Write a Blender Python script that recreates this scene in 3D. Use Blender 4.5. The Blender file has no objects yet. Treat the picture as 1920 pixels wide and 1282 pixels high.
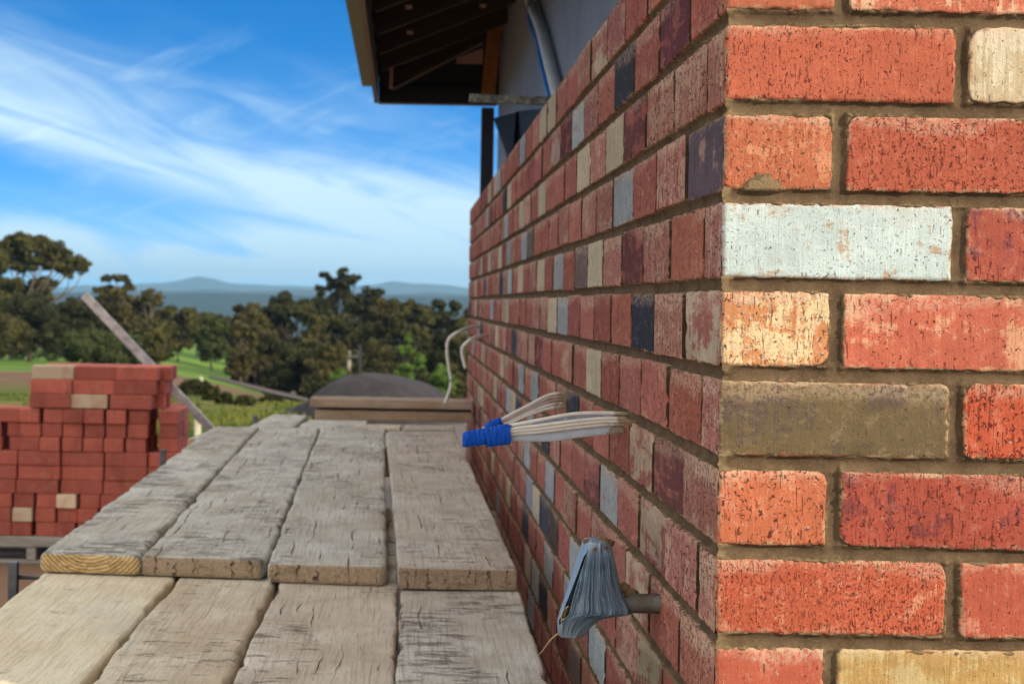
import bpy, math, random
import numpy as np
from mathutils import Vector, Matrix

random.seed(7)
RNG = np.random.default_rng(11)
scene = bpy.context.scene
COL = scene.collection

# ------------------------------------------------------------------ camera, sky, sun, exposure
F = 3460.0                       # focal length in pixels of a 1920 px wide frame
EYE = 1.44
ROLL = 0.0175
VPX, VPY = 758.0, 567.0

cam_d = bpy.data.cameras.new("camera")
cam = bpy.data.objects.new("camera", cam_d)
COL.objects.link(cam)
cam.location = (0, 0, EYE)
cam.rotation_euler = (math.radians(90), -ROLL, 0)
cam_d.sensor_width = 36.0
cam_d.lens = F / 1920 * 36.0
cam_d.shift_x = (960 - VPX) / 1920
cam_d.shift_y = -(641 - VPY) / 1920
cam_d.clip_start = 0.05
cam_d.clip_end = 40000
cam_d.dof.use_dof = True
cam_d.dof.focus_distance = 2.02
cam_d.dof.aperture_fstop = 15.0
scene.camera = cam

SUN_AZ = math.radians(134)       # clockwise from +Y (view direction)
SUN_EL = math.radians(25)

world = bpy.data.worlds.new("World")
scene.world = world
world.use_nodes = True

sun_d = bpy.data.lights.new("sun", 'SUN')
sun_d.energy = 3.6
sun_d.angle = math.radians(0.53)
sun_d.color = (1.0, 0.885, 0.69)
sun = bpy.data.objects.new("sun", sun_d)
COL.objects.link(sun)
sdir = Vector((math.cos(SUN_EL) * math.sin(SUN_AZ), math.cos(SUN_EL) * math.cos(SUN_AZ), math.sin(SUN_EL)))
sun.rotation_euler = sdir.to_track_quat('Z', 'Y').to_euler()
sun.location = (6, -6, 12)

scene.view_settings.view_transform = 'Standard'
scene.view_settings.look = 'None'
scene.view_settings.exposure = 0.35
scene.view_settings.gamma = 1.0
scene.view_settings.use_curve_mapping = False
scene.cycles.use_denoising = True
scene.cycles.max_bounces = 6
scene.cycles.volume_bounces = 0
scene.cycles.transparent_max_bounces = 6


class NT:
    """small helper for node trees"""
    def __init__(self, tree):
        self.t = tree
        self.n = tree.nodes
        self.l = tree.links

    def new(self, kind, **kw):
        nd = self.n.new(kind)
        for k, v in kw.items():
            setattr(nd, k, v)
        return nd

    def put(self, sock, v):
        if isinstance(v, bpy.types.NodeSocket):
            self.l.new(v, sock)
        elif v is not None:
            try:
                sock.default_value = v
            except (TypeError, ValueError):
                sock.default_value = (v[0], v[1], v[2]) if len(v) == 4 else (*v, 1)

    def math(self, op, a, b=None, c=None, clamp=False):
        nd = self.new('ShaderNodeMath', operation=op, use_clamp=clamp)
        for i, v in enumerate((a, b, c)):
            if v is not None:
                self.put(nd.inputs[i], v)
        return nd.outputs[0]

    def vmath(self, op, a, b=None):
        nd = self.new('ShaderNodeVectorMath', operation=op)
        self.put(nd.inputs[0], a)
        if b is not None:
            self.put(nd.inputs[1], b)
        return nd.outputs[0]

    def mix(self, fac, a, b, blend='MIX'):
        nd = self.new('ShaderNodeMix', data_type='RGBA', blend_type=blend)
        self.put(nd.inputs[0], fac)
        self.put(nd.inputs[6], a)
        self.put(nd.inputs[7], b)
        return nd.outputs[2]

    def noise(self, vec, scale=1.0, detail=3.0, rough=0.55, dist=0.0):
        nd = self.new('ShaderNodeTexNoise')
        self.put(nd.inputs['Vector'], vec)
        nd.inputs['Scale'].default_value = scale
        nd.inputs['Detail'].default_value = detail
        nd.inputs['Roughness'].default_value = rough
        nd.inputs['Distortion'].default_value = dist
        return nd.outputs['Fac']

    def vor(self, vec, scale=1.0, feature='F1'):
        nd = self.new('ShaderNodeTexVoronoi', feature=feature)
        self.put(nd.inputs['Vector'], vec)
        nd.inputs['Scale'].default_value = scale
        return nd.outputs['Distance']

    def step(self, v, lo, hi, a=0.0, b=1.0):
        nd = self.new('ShaderNodeMapRange', interpolation_type='SMOOTHSTEP')
        self.put(nd.inputs[0], v)
        self.put(nd.inputs[1], lo)
        self.put(nd.inputs[2], hi)
        self.put(nd.inputs[3], a)
        self.put(nd.inputs[4], b)
        return nd.outputs[0]

    def attr(self, name, out='Color'):
        nd = self.new('ShaderNodeAttribute', attribute_name=name)
        return nd.outputs[out]

    def attrx(self, v, k):
        nd = self.new('ShaderNodeSeparateXYZ')
        self.put(nd.inputs[0], v)
        return nd.outputs[k]

    def bump(self, h, strength, dist, normal=None):
        nd = self.new('ShaderNodeBump')
        nd.inputs['Strength'].default_value = strength
        nd.inputs['Distance'].default_value = dist
        self.put(nd.inputs['Height'], h)
        if normal is not None:
            self.put(nd.inputs['Normal'], normal)
        return nd.outputs[0]


def lin(r, g, b):
    """sRGB 0..255 -> linear RGBA"""
    def f(c):
        c = c / 255.0
        return c / 12.92 if c <= 0.04045 else ((c + 0.055) / 1.055) ** 2.4
    return (f(r), f(g), f(b), 1.0)


def build_sky():
    N = NT(world.node_tree)
    N.n.clear()
    tc = N.new('ShaderNodeTexCoord')
    d = tc.outputs['Generated']
    sep = N.new('ShaderNodeSeparateXYZ')
    N.put(sep.inputs[0], d)
    x, y, z = sep.outputs
    # the low telephoto strip of sky takes the deep blue of higher air
    zz = N.math('MULTIPLY_ADD', N.math('MAXIMUM', z, 0.0), 3.6, 0.10)
    cmb = N.new('ShaderNodeCombineXYZ')
    N.put(cmb.inputs[0], x); N.put(cmb.inputs[1], y); N.put(cmb.inputs[2], zz)
    vn = N.vmath('NORMALIZE', cmb.outputs[0])
    sky = N.new('ShaderNodeTexSky', sky_type='NISHITA', sun_disc=False)
    sky.sun_elevation = SUN_EL
    sky.sun_rotation = SUN_AZ
    sky.altitude = 200
    sky.air_density = 1.0
    sky.dust_density = 0.3
    sky.ozone_density = 3.0
    N.put(sky.inputs[0], vn)
    hs = N.new('ShaderNodeHueSaturation')
    hs.inputs['Hue'].default_value = 0.487
    hs.inputs['Saturation'].default_value = SKY_SAT
    hs.inputs['Value'].default_value = SKY_VAL
    N.put(hs.inputs['Color'], sky.outputs[0])
    tint = N.mix(1.0, hs.outputs[0], SKY_TINT, 'MULTIPLY')
    # bearings in the units of the photograph (pixels of arc)
    px = N.math('MULTIPLY_ADD', N.math('ARCTAN2', x, y), F, VPX)
    py = N.math('MULTIPLY_ADD', N.math('ARCSINE', z), -F, VPY)
    c2 = N.new('ShaderNodeCombineXYZ')
    sl = N.math('MULTIPLY_ADD', px, -0.27, py)          # across the streaks
    N.put(c2.inputs[0], N.math('MULTIPLY', px, 1 / 420.0))
    N.put(c2.inputs[1], N.math('MULTIPLY', sl, 1 / 95.0))
    n1 = N.noise(c2.outputs[0], 1.0, 5, 0.52, 0.7)
    c3 = N.new('ShaderNodeCombineXYZ')
    N.put(c3.inputs[0], N.math('MULTIPLY', px, 1 / 230.0))
    N.put(c3.inputs[1], N.math('MULTIPLY', N.math('MULTIPLY_ADD', px, 0.30, py), 1 / 70.0))
    n2 = N.noise(c3.outputs[0], 1.0, 6, 0.62, 1.2)

    def band(c0, slope, wid_up, wid_dn, amp):
        """a streak across the sky: soft on its upper side, crisper on its lower"""
        s = N.math('SUBTRACT', py, N.math('MULTIPLY_ADD', px, slope, c0))
        s = N.math('ADD', s, N.math('MULTIPLY', N.math('SUBTRACT', n1, 0.5), 150.0))
        up = N.math('EXPONENT', N.math('MULTIPLY', N.math('POWER', N.math('DIVIDE', N.math('MINIMUM', s, 0.0), wid_up), 2.0), -1.0))
        dn = N.math('EXPONENT', N.math('MULTIPLY', N.math('POWER', N.math('DIVIDE', N.math('MAXIMUM', s, 0.0), wid_dn), 2.0), -1.0))
        return N.math('MULTIPLY', N.math('MULTIPLY', up, dn), amp)
    b1 = band(248, 0.245, 140.0, 40.0, 0.82)
    b2 = band(490, 0.02, 50.0, 34.0, 0.62)
    hz = N.step(py, 270.0, 550.0, 0.0, 0.56)
    m = N.math('MAXIMUM', b1, b2)
    m = N.math('MULTIPLY', m, N.step(n1, 0.25, 0.64, 0.35, 1.2))
    wisp = N.math('MULTIPLY', N.step(n2, 0.50, 0.80, 0.0, 0.26), N.step(py, 20.0, 160.0))
    # clear strip under the main streak
    m = N.math('ADD', m, N.math('MULTIPLY', hz, N.step(n1, 0.25, 0.62, 0.55, 1.15)))
    m = N.math('ADD', m, wisp)
    m = N.math('MINIMUM', m, 0.93)
    m = N.math('MULTIPLY', m, N.step(z, -0.02, 0.0))
    # added, unseen fill light: a white veil covers the sky overhead and behind the viewer
    fill_veil = N.math('MAXIMUM', N.step(z, 0.17, 0.42, 0.0, 0.88), N.step(y, 0.35, -0.25, 0.0, 0.80))
    fill_veil = N.math('MULTIPLY', fill_veil, N.math('MULTIPLY', N.step(n1, 0.1, 0.6, 0.85, 1.0), N.step(z, -0.02, 0.0)))
    cl = N.mix(m, tint, CLOUD_COL)
    cl = N.mix(fill_veil, cl, FILL_VEIL_COL)
    bg = N.new('ShaderNodeBackground')
    N.put(bg.inputs[0], cl)
    bg.inputs[1].default_value = SKY_STR
    out = N.new('ShaderNodeOutputWorld')
    N.l.new(bg.outputs[0], out.inputs[0])


SKY_SAT, SKY_VAL, SKY_STR = 1.7, 1.25, 0.12
SKY_TINT = (0.02, 0.95, 1.24, 1)
CLOUD_COL = (5.3, 6.9, 7.5, 1)
FILL_VEIL_COL = (8.9, 8.5, 7.9, 1)
build_sky()


# ------------------------------------------------------------------ helpers
def ray(px, py):
    dx, dy = px - VPX, py - VPY
    return (dx + ROLL * dy) / F, -(dy - ROLL * dx) / F


def onY(px, py, Y):
    a, b = ray(px, py)
    return Vector((a * Y, Y, EYE + b * Y))


def onX(px, py, X):
    a, b = ray(px, py)
    Y = X / a
    return Vector((X, Y, EYE + b * Y))


def onZ(px, py, h):
    """h is the height relative to the eye"""
    a, b = ray(px, py)
    Y = h / b
    return Vector((a * Y, Y, EYE + h))


def pix(p):
    xs, ys = p[0] / p[1] * F, -(p[2] - EYE) / p[1] * F
    return VPX + xs - ROLL * ys, VPY + ys + ROLL * xs


def _hash(ix, iy, iz, seed):
    h = (ix.astype(np.int64) * 374761393 + iy.astype(np.int64) * 668265263 + iz.astype(np.int64) * 2147483647 + seed * 974634777) & 0xFFFFFFFF
    h = ((h ^ (h >> 13)) * 1274126177) & 0xFFFFFFFF
    h = (h ^ (h >> 16)) & 0xFFFFFF
    return h / float(0xFFFFFF)


def vnoise(x, y, z=0.0, seed=0, octv=1):
    """value noise in -1..1"""
    x, y, z = np.broadcast_arrays(np.asarray(x, float), np.asarray(y, float), np.asarray(z, float))
    tot = 0.0; amp = 1.0; nrm = 0.0
    for o in range(octv):
        xi, yi, zi = np.floor(x), np.floor(y), np.floor(z)
        fx, fy, fz = x - xi, y - yi, z - zi
        fx = fx * fx * (3 - 2 * fx); fy = fy * fy * (3 - 2 * fy); fz = fz * fz * (3 - 2 * fz)
        v = 0.0
        for i in (0, 1):
            for j in (0, 1):
                for k in (0, 1):
                    w = (fx if i else 1 - fx) * (fy if j else 1 - fy) * (fz if k else 1 - fz)
                    v = v + w * _hash(xi + i, yi + j, zi + k, seed + o * 17)
        tot = tot + amp * (v * 2 - 1); nrm += amp
        amp *= 0.5; x = x * 2.03; y = y * 2.03; z = z * 2.03
    return tot / nrm


def link(name, me, mat=None, parent=None):
    o = bpy.data.objects.new(name, me)
    COL.objects.link(o)
    if mat is not None:
        me.materials.append(mat)
    if parent is not None:
        o.parent = parent
        o.matrix_parent_inverse = Matrix.Translation(-parent.location) if parent.rotation_euler.to_quaternion().angle < 1e-9 else parent.matrix_basis.inverted()
    return o


def tag(o, label=None, cat=None, group=None, kind=None):
    if label: o['label'] = label
    if cat: o['category'] = cat
    if group: o['group'] = group
    if kind: o['kind'] = kind
    return o


def thing(name, label, cat, loc=(0, 0, 0), group=None):
    o = bpy.data.objects.new(name, None)
    COL.objects.link(o)
    o.location = loc
    o.empty_display_size = 0.1
    return tag(o, label, cat, group)


def np_mesh(name, V, Fq, smooth=True):
    """V (n,3); Fq list/array of quads or list of arrays of n-gons"""
    me = bpy.data.meshes.new(name)
    V = np.asarray(V, np.float32)
    me.vertices.add(len(V))
    me.vertices.foreach_set('co', V.ravel())
    if isinstance(Fq, np.ndarray):
        k = Fq.shape[1]
        me.loops.add(Fq.size)
        me.polygons.add(len(Fq))
        me.loops.foreach_set('vertex_index', Fq.ravel().astype(np.int32))
        me.polygons.foreach_set('loop_start', np.arange(0, Fq.size, k, dtype=np.int32))
        me.polygons.foreach_set('loop_total', np.full(len(Fq), k, np.int32))
    else:
        tot = np.array([len(f) for f in Fq], np.int32)
        me.loops.add(int(tot.sum()))
        me.polygons.add(len(Fq))
        me.loops.foreach_set('vertex_index', np.concatenate([np.asarray(f, np.int32) for f in Fq]))
        st = np.concatenate([[0], np.cumsum(tot)[:-1]]).astype(np.int32)
        me.polygons.foreach_set('loop_start', st)
        me.polygons.foreach_set('loop_total', tot)
    me.update(calc_edges=True)
    me.polygons.foreach_set('use_smooth', np.full(len(me.polygons), smooth, bool))
    me.validate()
    return me


def add_attr(me, name, data, kind='FLOAT_COLOR'):
    data = np.asarray(data, np.float32)
    a = me.attributes.new(name, kind, 'POINT')
    key = {'FLOAT_COLOR': 'color', 'FLOAT': 'value', 'FLOAT_VECTOR': 'vector'}[kind]
    a.data.foreach_set(key, data.ravel())


def grid_faces(nu, nv, flip=False, off=0):
    i = np.arange((nu - 1) * (nv - 1))
    r, c = i // (nv - 1), i % (nv - 1)
    a = r * nv + c
    q = np.stack([a, a + nv, a + nv + 1, a + 1], 1) + off
    return q[:, ::-1] if flip else q


class MB:
    """collects simple solids into one mesh"""
    def __init__(self):
        self.v = []; self.f = []

    def add(self, vs, fs):
        o = len(self.v)
        self.v += [tuple(p) for p in vs]
        self.f += [[i + o for i in f] for f in fs]

    def box(self, lo, hi, M=None, bev=0.0):
        x0, y0, z0 = lo; x1, y1, z1 = hi
        if bev <= 0:
            vs = [Vector(p) for p in ((x0, y0, z0), (x1, y0, z0), (x1, y1, z0), (x0, y1, z0), (x0, y0, z1), (x1, y0, z1), (x1, y1, z1), (x0, y1, z1))]
            fs = [(0, 3, 2, 1), (4, 5, 6, 7), (0, 1, 5, 4), (1, 2, 6, 5), (2, 3, 7, 6), (3, 0, 4, 7)]
        else:
            b = bev
            vs = []; idx = {}
            X, Y_, Z = (x0, x1), (y0, y1), (z0, z1)
            for i in (0, 1):
                for j in (0, 1):
                    for k in (0, 1):
                        sx, sy, sz = (1 - 2 * i) * b, (1 - 2 * j) * b, (1 - 2 * k) * b
                        for ax in range(3):
                            p = [X[i] + sx, Y_[j] + sy, Z[k] + sz]
                            p[ax] = (X[i], Y_[j], Z[k])[ax]
                            idx[(i, j, k, ax)] = len(vs)
                            vs.append(Vector(p))
            fs = []
            for ax in range(3):
                for s in (0, 1):
                    ring = []
                    for (a, c) in ((0, 0), (1, 0), (1, 1), (0, 1)):
                        key = [0, 0, 0]
                        key[ax] = s; key[(ax + 1) % 3] = a; key[(ax + 2) % 3] = c
                        ring.append(idx[(*key, ax)])
                    fs.append(ring if s else ring[::-1])
            for ax in range(3):
                u, w = (ax + 1) % 3, (ax + 2) % 3
                for a in (0, 1):
                    for c in (0, 1):
                        k0 = [0, 0, 0]; k1 = [0, 0, 0]
                        k0[u] = k1[u] = a; k0[w] = k1[w] = c; k1[ax] = 1
                        q = [idx[(*k0, u)], idx[(*k1, u)], idx[(*k1, w)], idx[(*k0, w)]]
                        fs.append(q)
            for i in (0, 1):
                for j in (0, 1):
                    for k in (0, 1):
                        fs.append([idx[(i, j, k, 0)], idx[(i, j, k, 1)], idx[(i, j, k, 2)]])
        if M is not None:
            vs = [M @ p for p in vs]
        self.add(vs, fs)

    def beam(self, p, q, w, h, up=(0, 0, 1), bev=0.0):
        p = Vector(p); q = Vector(q)
        d = (q - p); L = d.length; d.normalize()
        s = d.cross(Vector(up)); s.normalize()
        u = s.cross(d)
        M = Matrix((( s.x, d.x, u.x, p.x), (s.y, d.y, u.y, p.y), (s.z, d.z, u.z, p.z), (0, 0, 0, 1)))
        self.box((-w / 2, 0, -h / 2), (w / 2, L, h / 2), M, bev)

    def tube(self, pts, rad, n=10, squash=1.0, caps=True, up=(0, 0, 1)):
        pts = [Vector(p) for p in pts]
        m = len(pts)
        rr = rad if isinstance(rad, (list, tuple)) else [rad] * m
        vs = []; fs = []
        for i, p in enumerate(pts):
            t = (pts[min(i + 1, m - 1)] - pts[max(i - 1, 0)]).normalized()
            a = t.cross(Vector(up))
            if a.length < 1e-4:
                a = t.cross(Vector((1, 0, 0)))
            a.normalize(); b = a.cross(t)
            for k in range(n):
                th = 2 * math.pi * k / n
                vs.append(p + a * (math.cos(th) * rr[i] * squash) + b * (math.sin(th) * rr[i]))
        for i in range(m - 1):
            for k in range(n):
                k2 = (k + 1) % n
                fs.append((i * n + k, i * n + k2, (i + 1) * n + k2, (i + 1) * n + k))
        if caps:
            fs.append(tuple(range(n))[::-1])
            fs.append(tuple((m - 1) * n + k for k in range(n)))
        self.add(vs, fs)

    def build(self, name, mat, parent=None, smooth=False):
        me = np_mesh(name, np.array(self.v), [np.array(f) for f in self.f], smooth)
        return link(name, me, mat, parent)


def spline(pts, n=24):
    """Catmull-Rom through points"""
    P = [Vector(p) for p in pts]
    P = [P[0] * 2 - P[1]] + P + [P[-1] * 2 - P[-2]]
    out = []
    seg = len(P) - 3
    for s in range(seg):
        a, b, c, d = P[s:s + 4]
        for k in range(n):
            t = k / n
            out.append(0.5 * ((2 * b) + (c - a) * t + (2 * a - 5 * b + 4 * c - d) * t * t + (3 * b - a - 3 * c + d) * t ** 3))
    out.append(P[-2])
    return out


def new_mat(name):
    m = bpy.data.materials.new(name)
    m.use_nodes = True
    N = NT(m.node_tree)
    N.n.clear()
    bs = N.new('ShaderNodeBsdfPrincipled')
    out = N.new('ShaderNodeOutputMaterial')
    N.l.new(bs.outputs[0], out.inputs[0])
    return m, N, bs


def simple_mat(name, col, rough=0.6, metal=0.0, var=0.25, scale=12.0, bump=0.3, bdist=0.004, col2=None, spec=0.5, stretch=(1, 1, 1)):
    m, N, bs = new_mat(name)
    tc = N.new('ShaderNodeTexCoord')
    v = N.vmath('MULTIPLY', tc.outputs['Object'], stretch)
    n = N.noise(v, scale, 5, 0.6)
    n2 = N.noise(v, scale * 7, 3, 0.6)
    c2 = col2 if col2 else (col[0] * (1 - var), col[1] * (1 - var), col[2] * (1 - var), 1)
    c = N.mix(N.step(n, 0.35, 0.65), col, c2)
    c = N.mix(N.math('MULTIPLY', n2, var), c, (c2[0] * 0.6, c2[1] * 0.6, c2[2] * 0.6, 1))
    N.put(bs.inputs['Base Color'], c)
    bs.inputs['Roughness'].default_value = rough
    bs.inputs['Metallic'].default_value = metal
    bs.inputs['Specular IOR Level'].default_value = spec
    if bump:
        N.put(bs.inputs['Normal'], N.bump(N.math('ADD', n, n2), bump, bdist))
    return m


# ------------------------------------------------------------------ brick wall
CO = 0.0861            # course height
JT = 0.0135            # joint thickness
XW = 0.3065            # left face of the wall
Y0 = 1.7835            # front face of the wall
YEND = 8.83
XEND = 2.6
NC = 22
ZTOP = EYE + 0.2815 + 2 * CO - JT / 2
ZB = ZTOP + JT / 2 - NC * CO      # lowest joint centre


def brick_material():
    m, N, bs = new_mat('fired_brick')
    uv = N.attr('buv', 'Vector')
    col = N.attr('col'); col2 = N.attr('col2'); prm = N.attr('prm')
    alpha = N.attr('prm', 'Alpha')
    edge = N.attr('edge', 'Fac')
    sp = N.new('ShaderNodeSeparateColor'); N.put(sp.inputs[0], prm)
    patch, speck, pit = sp.outputs[0], sp.outputs[1], sp.outputs[2]
    v_st = N.vmath('MULTIPLY', uv, (620.0, 16.0, 1.0))
    v_st2 = N.vmath('MULTIPLY', uv, (170.0, 9.0, 1.0))
    v_pa = N.vmath('MULTIPLY', uv, (17.0, 22.0, 1.0))
    v_pi = N.vmath('MULTIPLY', uv, (350.0, 235.0, 1.0))
    v_pb = N.vmath('MULTIPLY', uv, (480.0, 60.0, 1.0))
    v_fi = N.vmath('MULTIPLY', uv, (900.0, 700.0, 1.0))
    st = N.noise(v_st, 1, 3, 0.6)
    st2 = N.noise(v_st2, 1, 4, 0.6)
    pa = N.noise(v_pa, 1, 6, 0.68, 0.4)
    fi = N.noise(v_fi, 1, 2, 0.6)
    big = N.noise(v_pa, 0.45, 3, 0.5)
    # second colour in ragged patches, dragged down the face
    pv = N.math('ADD', N.math('MULTIPLY', pa, 0.66), N.math('ADD', N.math('MULTIPLY', st2, 0.26), N.math('MULTIPLY', fi, 0.08)))
    thr = N.math('SUBTRACT', 0.74, N.math('MULTIPLY', patch, 0.48))
    pm = N.step(N.math('SUBTRACT', pv, thr), -0.015, 0.045)
    c = N.mix(pm, col, col2)
    # tonal drift, mottling and drag streaks
    mo = N.noise(N.vmath('MULTIPLY', uv, (75.0, 60.0, 1.0)), 1, 5, 0.7, 0.6)
    mo2 = N.noise(N.vmath('MULTIPLY', uv, (260.0, 190.0, 1.0)), 1, 4, 0.72)
    drift = N.math('MULTIPLY_ADD', big, 0.55, 0.72)
    drift = N.math('MULTIPLY', drift, N.math('MULTIPLY_ADD', mo, 0.50, 0.75))
    sepc = N.math('MULTIPLY', drift, N.math('ADD', 1.0, N.math('MULTIPLY', N.math('SUBTRACT', st, 0.5), N.math('MULTIPLY', alpha, 0.9))))
    sepc = N.math('MULTIPLY', sepc, N.math('ADD', 1.0, N.math('MULTIPLY', N.math('SUBTRACT', st2, 0.5), N.math('MULTIPLY', alpha, 0.7))))
    sepc = N.math('MULTIPLY', sepc, N.math('MULTIPLY_ADD', fi, 0.5, 0.75))
    cm = N.new('ShaderNodeVectorMath', operation='SCALE')
    N.put(cm.inputs[0], c); N.put(cm.inputs['Scale'], sepc)
    c = cm.outputs[0]
    # thin pale film left by the kiln and by brushing down
    film = N.step(N.math('ADD', N.math('MULTIPLY', mo, 0.6), N.math('MULTIPLY', mo2, 0.4)), 0.52, 0.66)
    c = N.mix(N.math('MULTIPLY', film, N.math('MULTIPLY_ADD', speck, 0.40, 0.10)), c, (0.60, 0.42, 0.30, 1))
    # rough pale scum lying along the upper arris of many bricks
    tt = N.attr('tt', 'Fac')
    sc_ = N.step(N.math('ADD', N.math('MULTIPLY', big, 0.9), N.math('MULTIPLY', N.math('SUBTRACT', tt, 0.62), 0.75)), 0.55, 0.70)
    sc_ = N.math('MULTIPLY', sc_, N.step(mo2, 0.38, 0.56))
    c = N.mix(N.math('MULTIPLY', sc_, N.math('MULTIPLY_ADD', speck, 0.8, 0.22)), c, (0.58, 0.42, 0.30, 1))
    # salt specks
    sm = N.step(N.math('ADD', mo2, N.math('MULTIPLY', speck, 0.16)), 0.70, 0.77)
    c = N.mix(N.math('MULTIPLY', sm, 0.72), c, (0.70, 0.56, 0.40, 1))
    # bruised, scummed arrises
    en = N.noise(N.vmath('MULTIPLY', uv, (95.0, 120.0, 1.0)), 1, 5, 0.72)
    ew = N.step(N.math('ADD', N.math('MULTIPLY', edge, -1.0), N.math('MULTIPLY', en, 1.7)), 0.50, 0.85)
    en2 = N.noise(N.vmath('MULTIPLY', uv, (38.0, 44.0, 1.0)), 1, 4, 0.65)
    crust = N.mix(N.step(en2, 0.42, 0.55), (0.34, 0.115, 0.06, 1), (0.52, 0.37, 0.22, 1))
    c = N.mix(N.math('MULTIPLY', ew, 0.60), c, crust)
    # pits and drag tears
    dens = N.math('MULTIPLY', pit, N.math('MULTIPLY_ADD', big, 0.12, 0.125))
    n_a = N.noise(v_pi, 1, 3, 0.6, 0.9)
    n_b = N.noise(v_pb, 1, 2, 0.5, 0.2)
    ta = N.math('SUBTRACT', 0.765, dens); tb = N.math('SUBTRACT', 0.800, dens)
    pm1 = N.step(n_a, ta, N.math('ADD', ta, 0.035))
    pm2 = N.step(n_b, tb, N.math('ADD', tb, 0.03))
    pits = N.math('MAXIMUM', pm1, N.math('MULTIPLY', pm2, 0.75))
    halo = N.step(n_a, N.math('SUBTRACT', ta, 0.05), ta)
    dk = N.mix(0.45, N.vmath('MULTIPLY', c, (0.17, 0.11, 0.12)), (0.085, 0.022, 0.014, 1))
    c = N.mix(N.math('MULTIPLY', halo, 0.22), c, dk)
    c = N.mix(N.math('MULTIPLY', pits, 0.88), c, dk)
    N.put(bs.inputs['Base Color'], c)
    bs.inputs['Roughness'].default_value = 0.88
    bs.inputs['Specular IOR Level'].default_value = 0.2
    h = N.math('ADD', N.math('MULTIPLY', fi, 0.30), N.math('MULTIPLY', pa, 0.5))
    h = N.math('ADD', h, N.math('ADD', N.math('MULTIPLY', st, 0.25), N.math('MULTIPLY', mo2, 0.5)))
    h = N.math('SUBTRACT', h, N.math('MULTIPLY', pits, 1.1))
    h = N.math('ADD', h, N.math('MULTIPLY', sm, 0.25))
    N.put(bs.inputs['Normal'], N.bump(h, 0.9, 0.0019))
    return m


def mortar_material():
    m, N, bs = new_mat('sandy_mortar')
    tc = N.new('ShaderNodeTexCoord')
    v = tc.outputs['Object']
    n = N.noise(v, 30, 5, 0.6)
    g = N.noise(v, 900, 2, 0.6)
    g2 = N.noise(v, 320, 3, 0.7)
    c = N.mix(N.step(n, 0.3, 0.7), MORT_A, MORT_B)
    c = N.mix(N.math('MULTIPLY', N.step(g2, 0.56, 0.72), 0.5), c, (0.24, 0.17, 0.10, 1))
    c = N.mix(N.math('MULTIPLY', N.step(g, 0.56, 0.70), 0.8), c, (0.045, 0.030, 0.018, 1))
    c = N.mix(N.math('MULTIPLY', N.step(N.noise(v, 1300, 2, 0.6), 0.62, 0.72), 0.6), c, (0.36, 0.27, 0.17, 1))
    # sandy, un-ironed mortar is paler than the smooth trowelled channel
    sm = N.attr('rough', 'Fac')
    c = N.mix(N.math('MULTIPLY', sm, 0.7), c, N.mix(g, (0.20, 0.14, 0.075, 1), (0.40, 0.29, 0.155, 1)))
    N.put(bs.inputs['Base Color'], c)
    bs.inputs['Roughness'].default_value = 0.95
    bs.inputs['Specular IOR Level'].default_value = 0.06
    h = N.math('ADD', N.math('MULTIPLY', g, 0.6), g2)
    N.put(bs.inputs['Normal'], N.bump(N.math('MULTIPLY', h, N.math('MULTIPLY_ADD', sm, 2.2, 0.35)), 0.7, 0.0014))
    return m


MORT_A = (0.082, 0.053, 0.031, 1)
MORT_B = (0.150, 0.100, 0.058, 1)

# brick colour families: main colour, patch colour, (patch, speck, pit, streak)
RED = [((196, 92, 62), (214, 120, 82)), ((188, 82, 56), (205, 110, 80)), ((202, 100, 66), (220, 132, 92)), ((180, 78, 60), (150, 66, 60))]
FR = {   # front face, drawn from the photograph: course from top, index along the course
    (1, 0): ((204, 104, 70), (222, 140, 100), (0.30, 0.25, 0.5, 0.3)),
    (1, 1): ((206, 102, 72), (230, 168, 130), (0.40, 0.62, 0.7, 0.3)),
    (2, 0): ((200, 94, 64), (210, 108, 76), (0.30, 0.10, 0.85, 0.3)),
    (2, 1): ((196, 174, 134), (216, 200, 168), (0.55, 0.20, 0.55, 0.8)),
    (3, 0): ((204, 104, 66), (220, 136, 90), (0.42, 0.62, 0.8, 0.35)),
    (3, 1): ((198, 90, 62), (206, 106, 78), (0.28, 0.20, 0.9, 0.3)),
    (4, 0): ((196, 214, 212), (184, 158, 130), (0.36, 0.0, 0.62, 0.45)),
    (4, 1): ((184, 82, 62), (132, 64, 68), (0.55, 0.40, 0.7, 0.4)),
    (5, 0): ((214, 132, 76), (236, 200, 144), (0.50, 0.95, 0.8, 0.4)),
    (5, 1): ((202, 96, 70), (214, 146, 108), (0.40, 0.25, 0.65, 0.4)),
    (6, 0): ((116, 96, 62), (102, 82, 68), (0.46, 0.10, 0.5, 0.35)),
    (6, 1): ((204, 82, 50), (210, 100, 66), (0.34, 0.25, 0.95, 0.3)),
    (7, 0): ((206, 104, 64), (222, 134, 92), (0.42, 0.45, 0.9, 0.4)),
    (7, 1): ((184, 76, 56), (140, 60, 58), (0.40, 0.15, 0.9, 0.5)),
    (8, 0): ((200, 86, 54), (216, 130, 94), (0.40, 0.40, 0.95, 0.35)),
    (8, 1): ((200, 88, 62), (214, 130, 100), (0.40, 0.20, 0.6, 0.3)),
    (9, 0): ((204, 92, 64), (220, 160, 128), (0.38, 0.42, 0.55, 0.35)),
    (9, 1): ((206, 160, 86), (218, 188, 124), (0.50, 0.25, 0.5, 0.8)),
}
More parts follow.
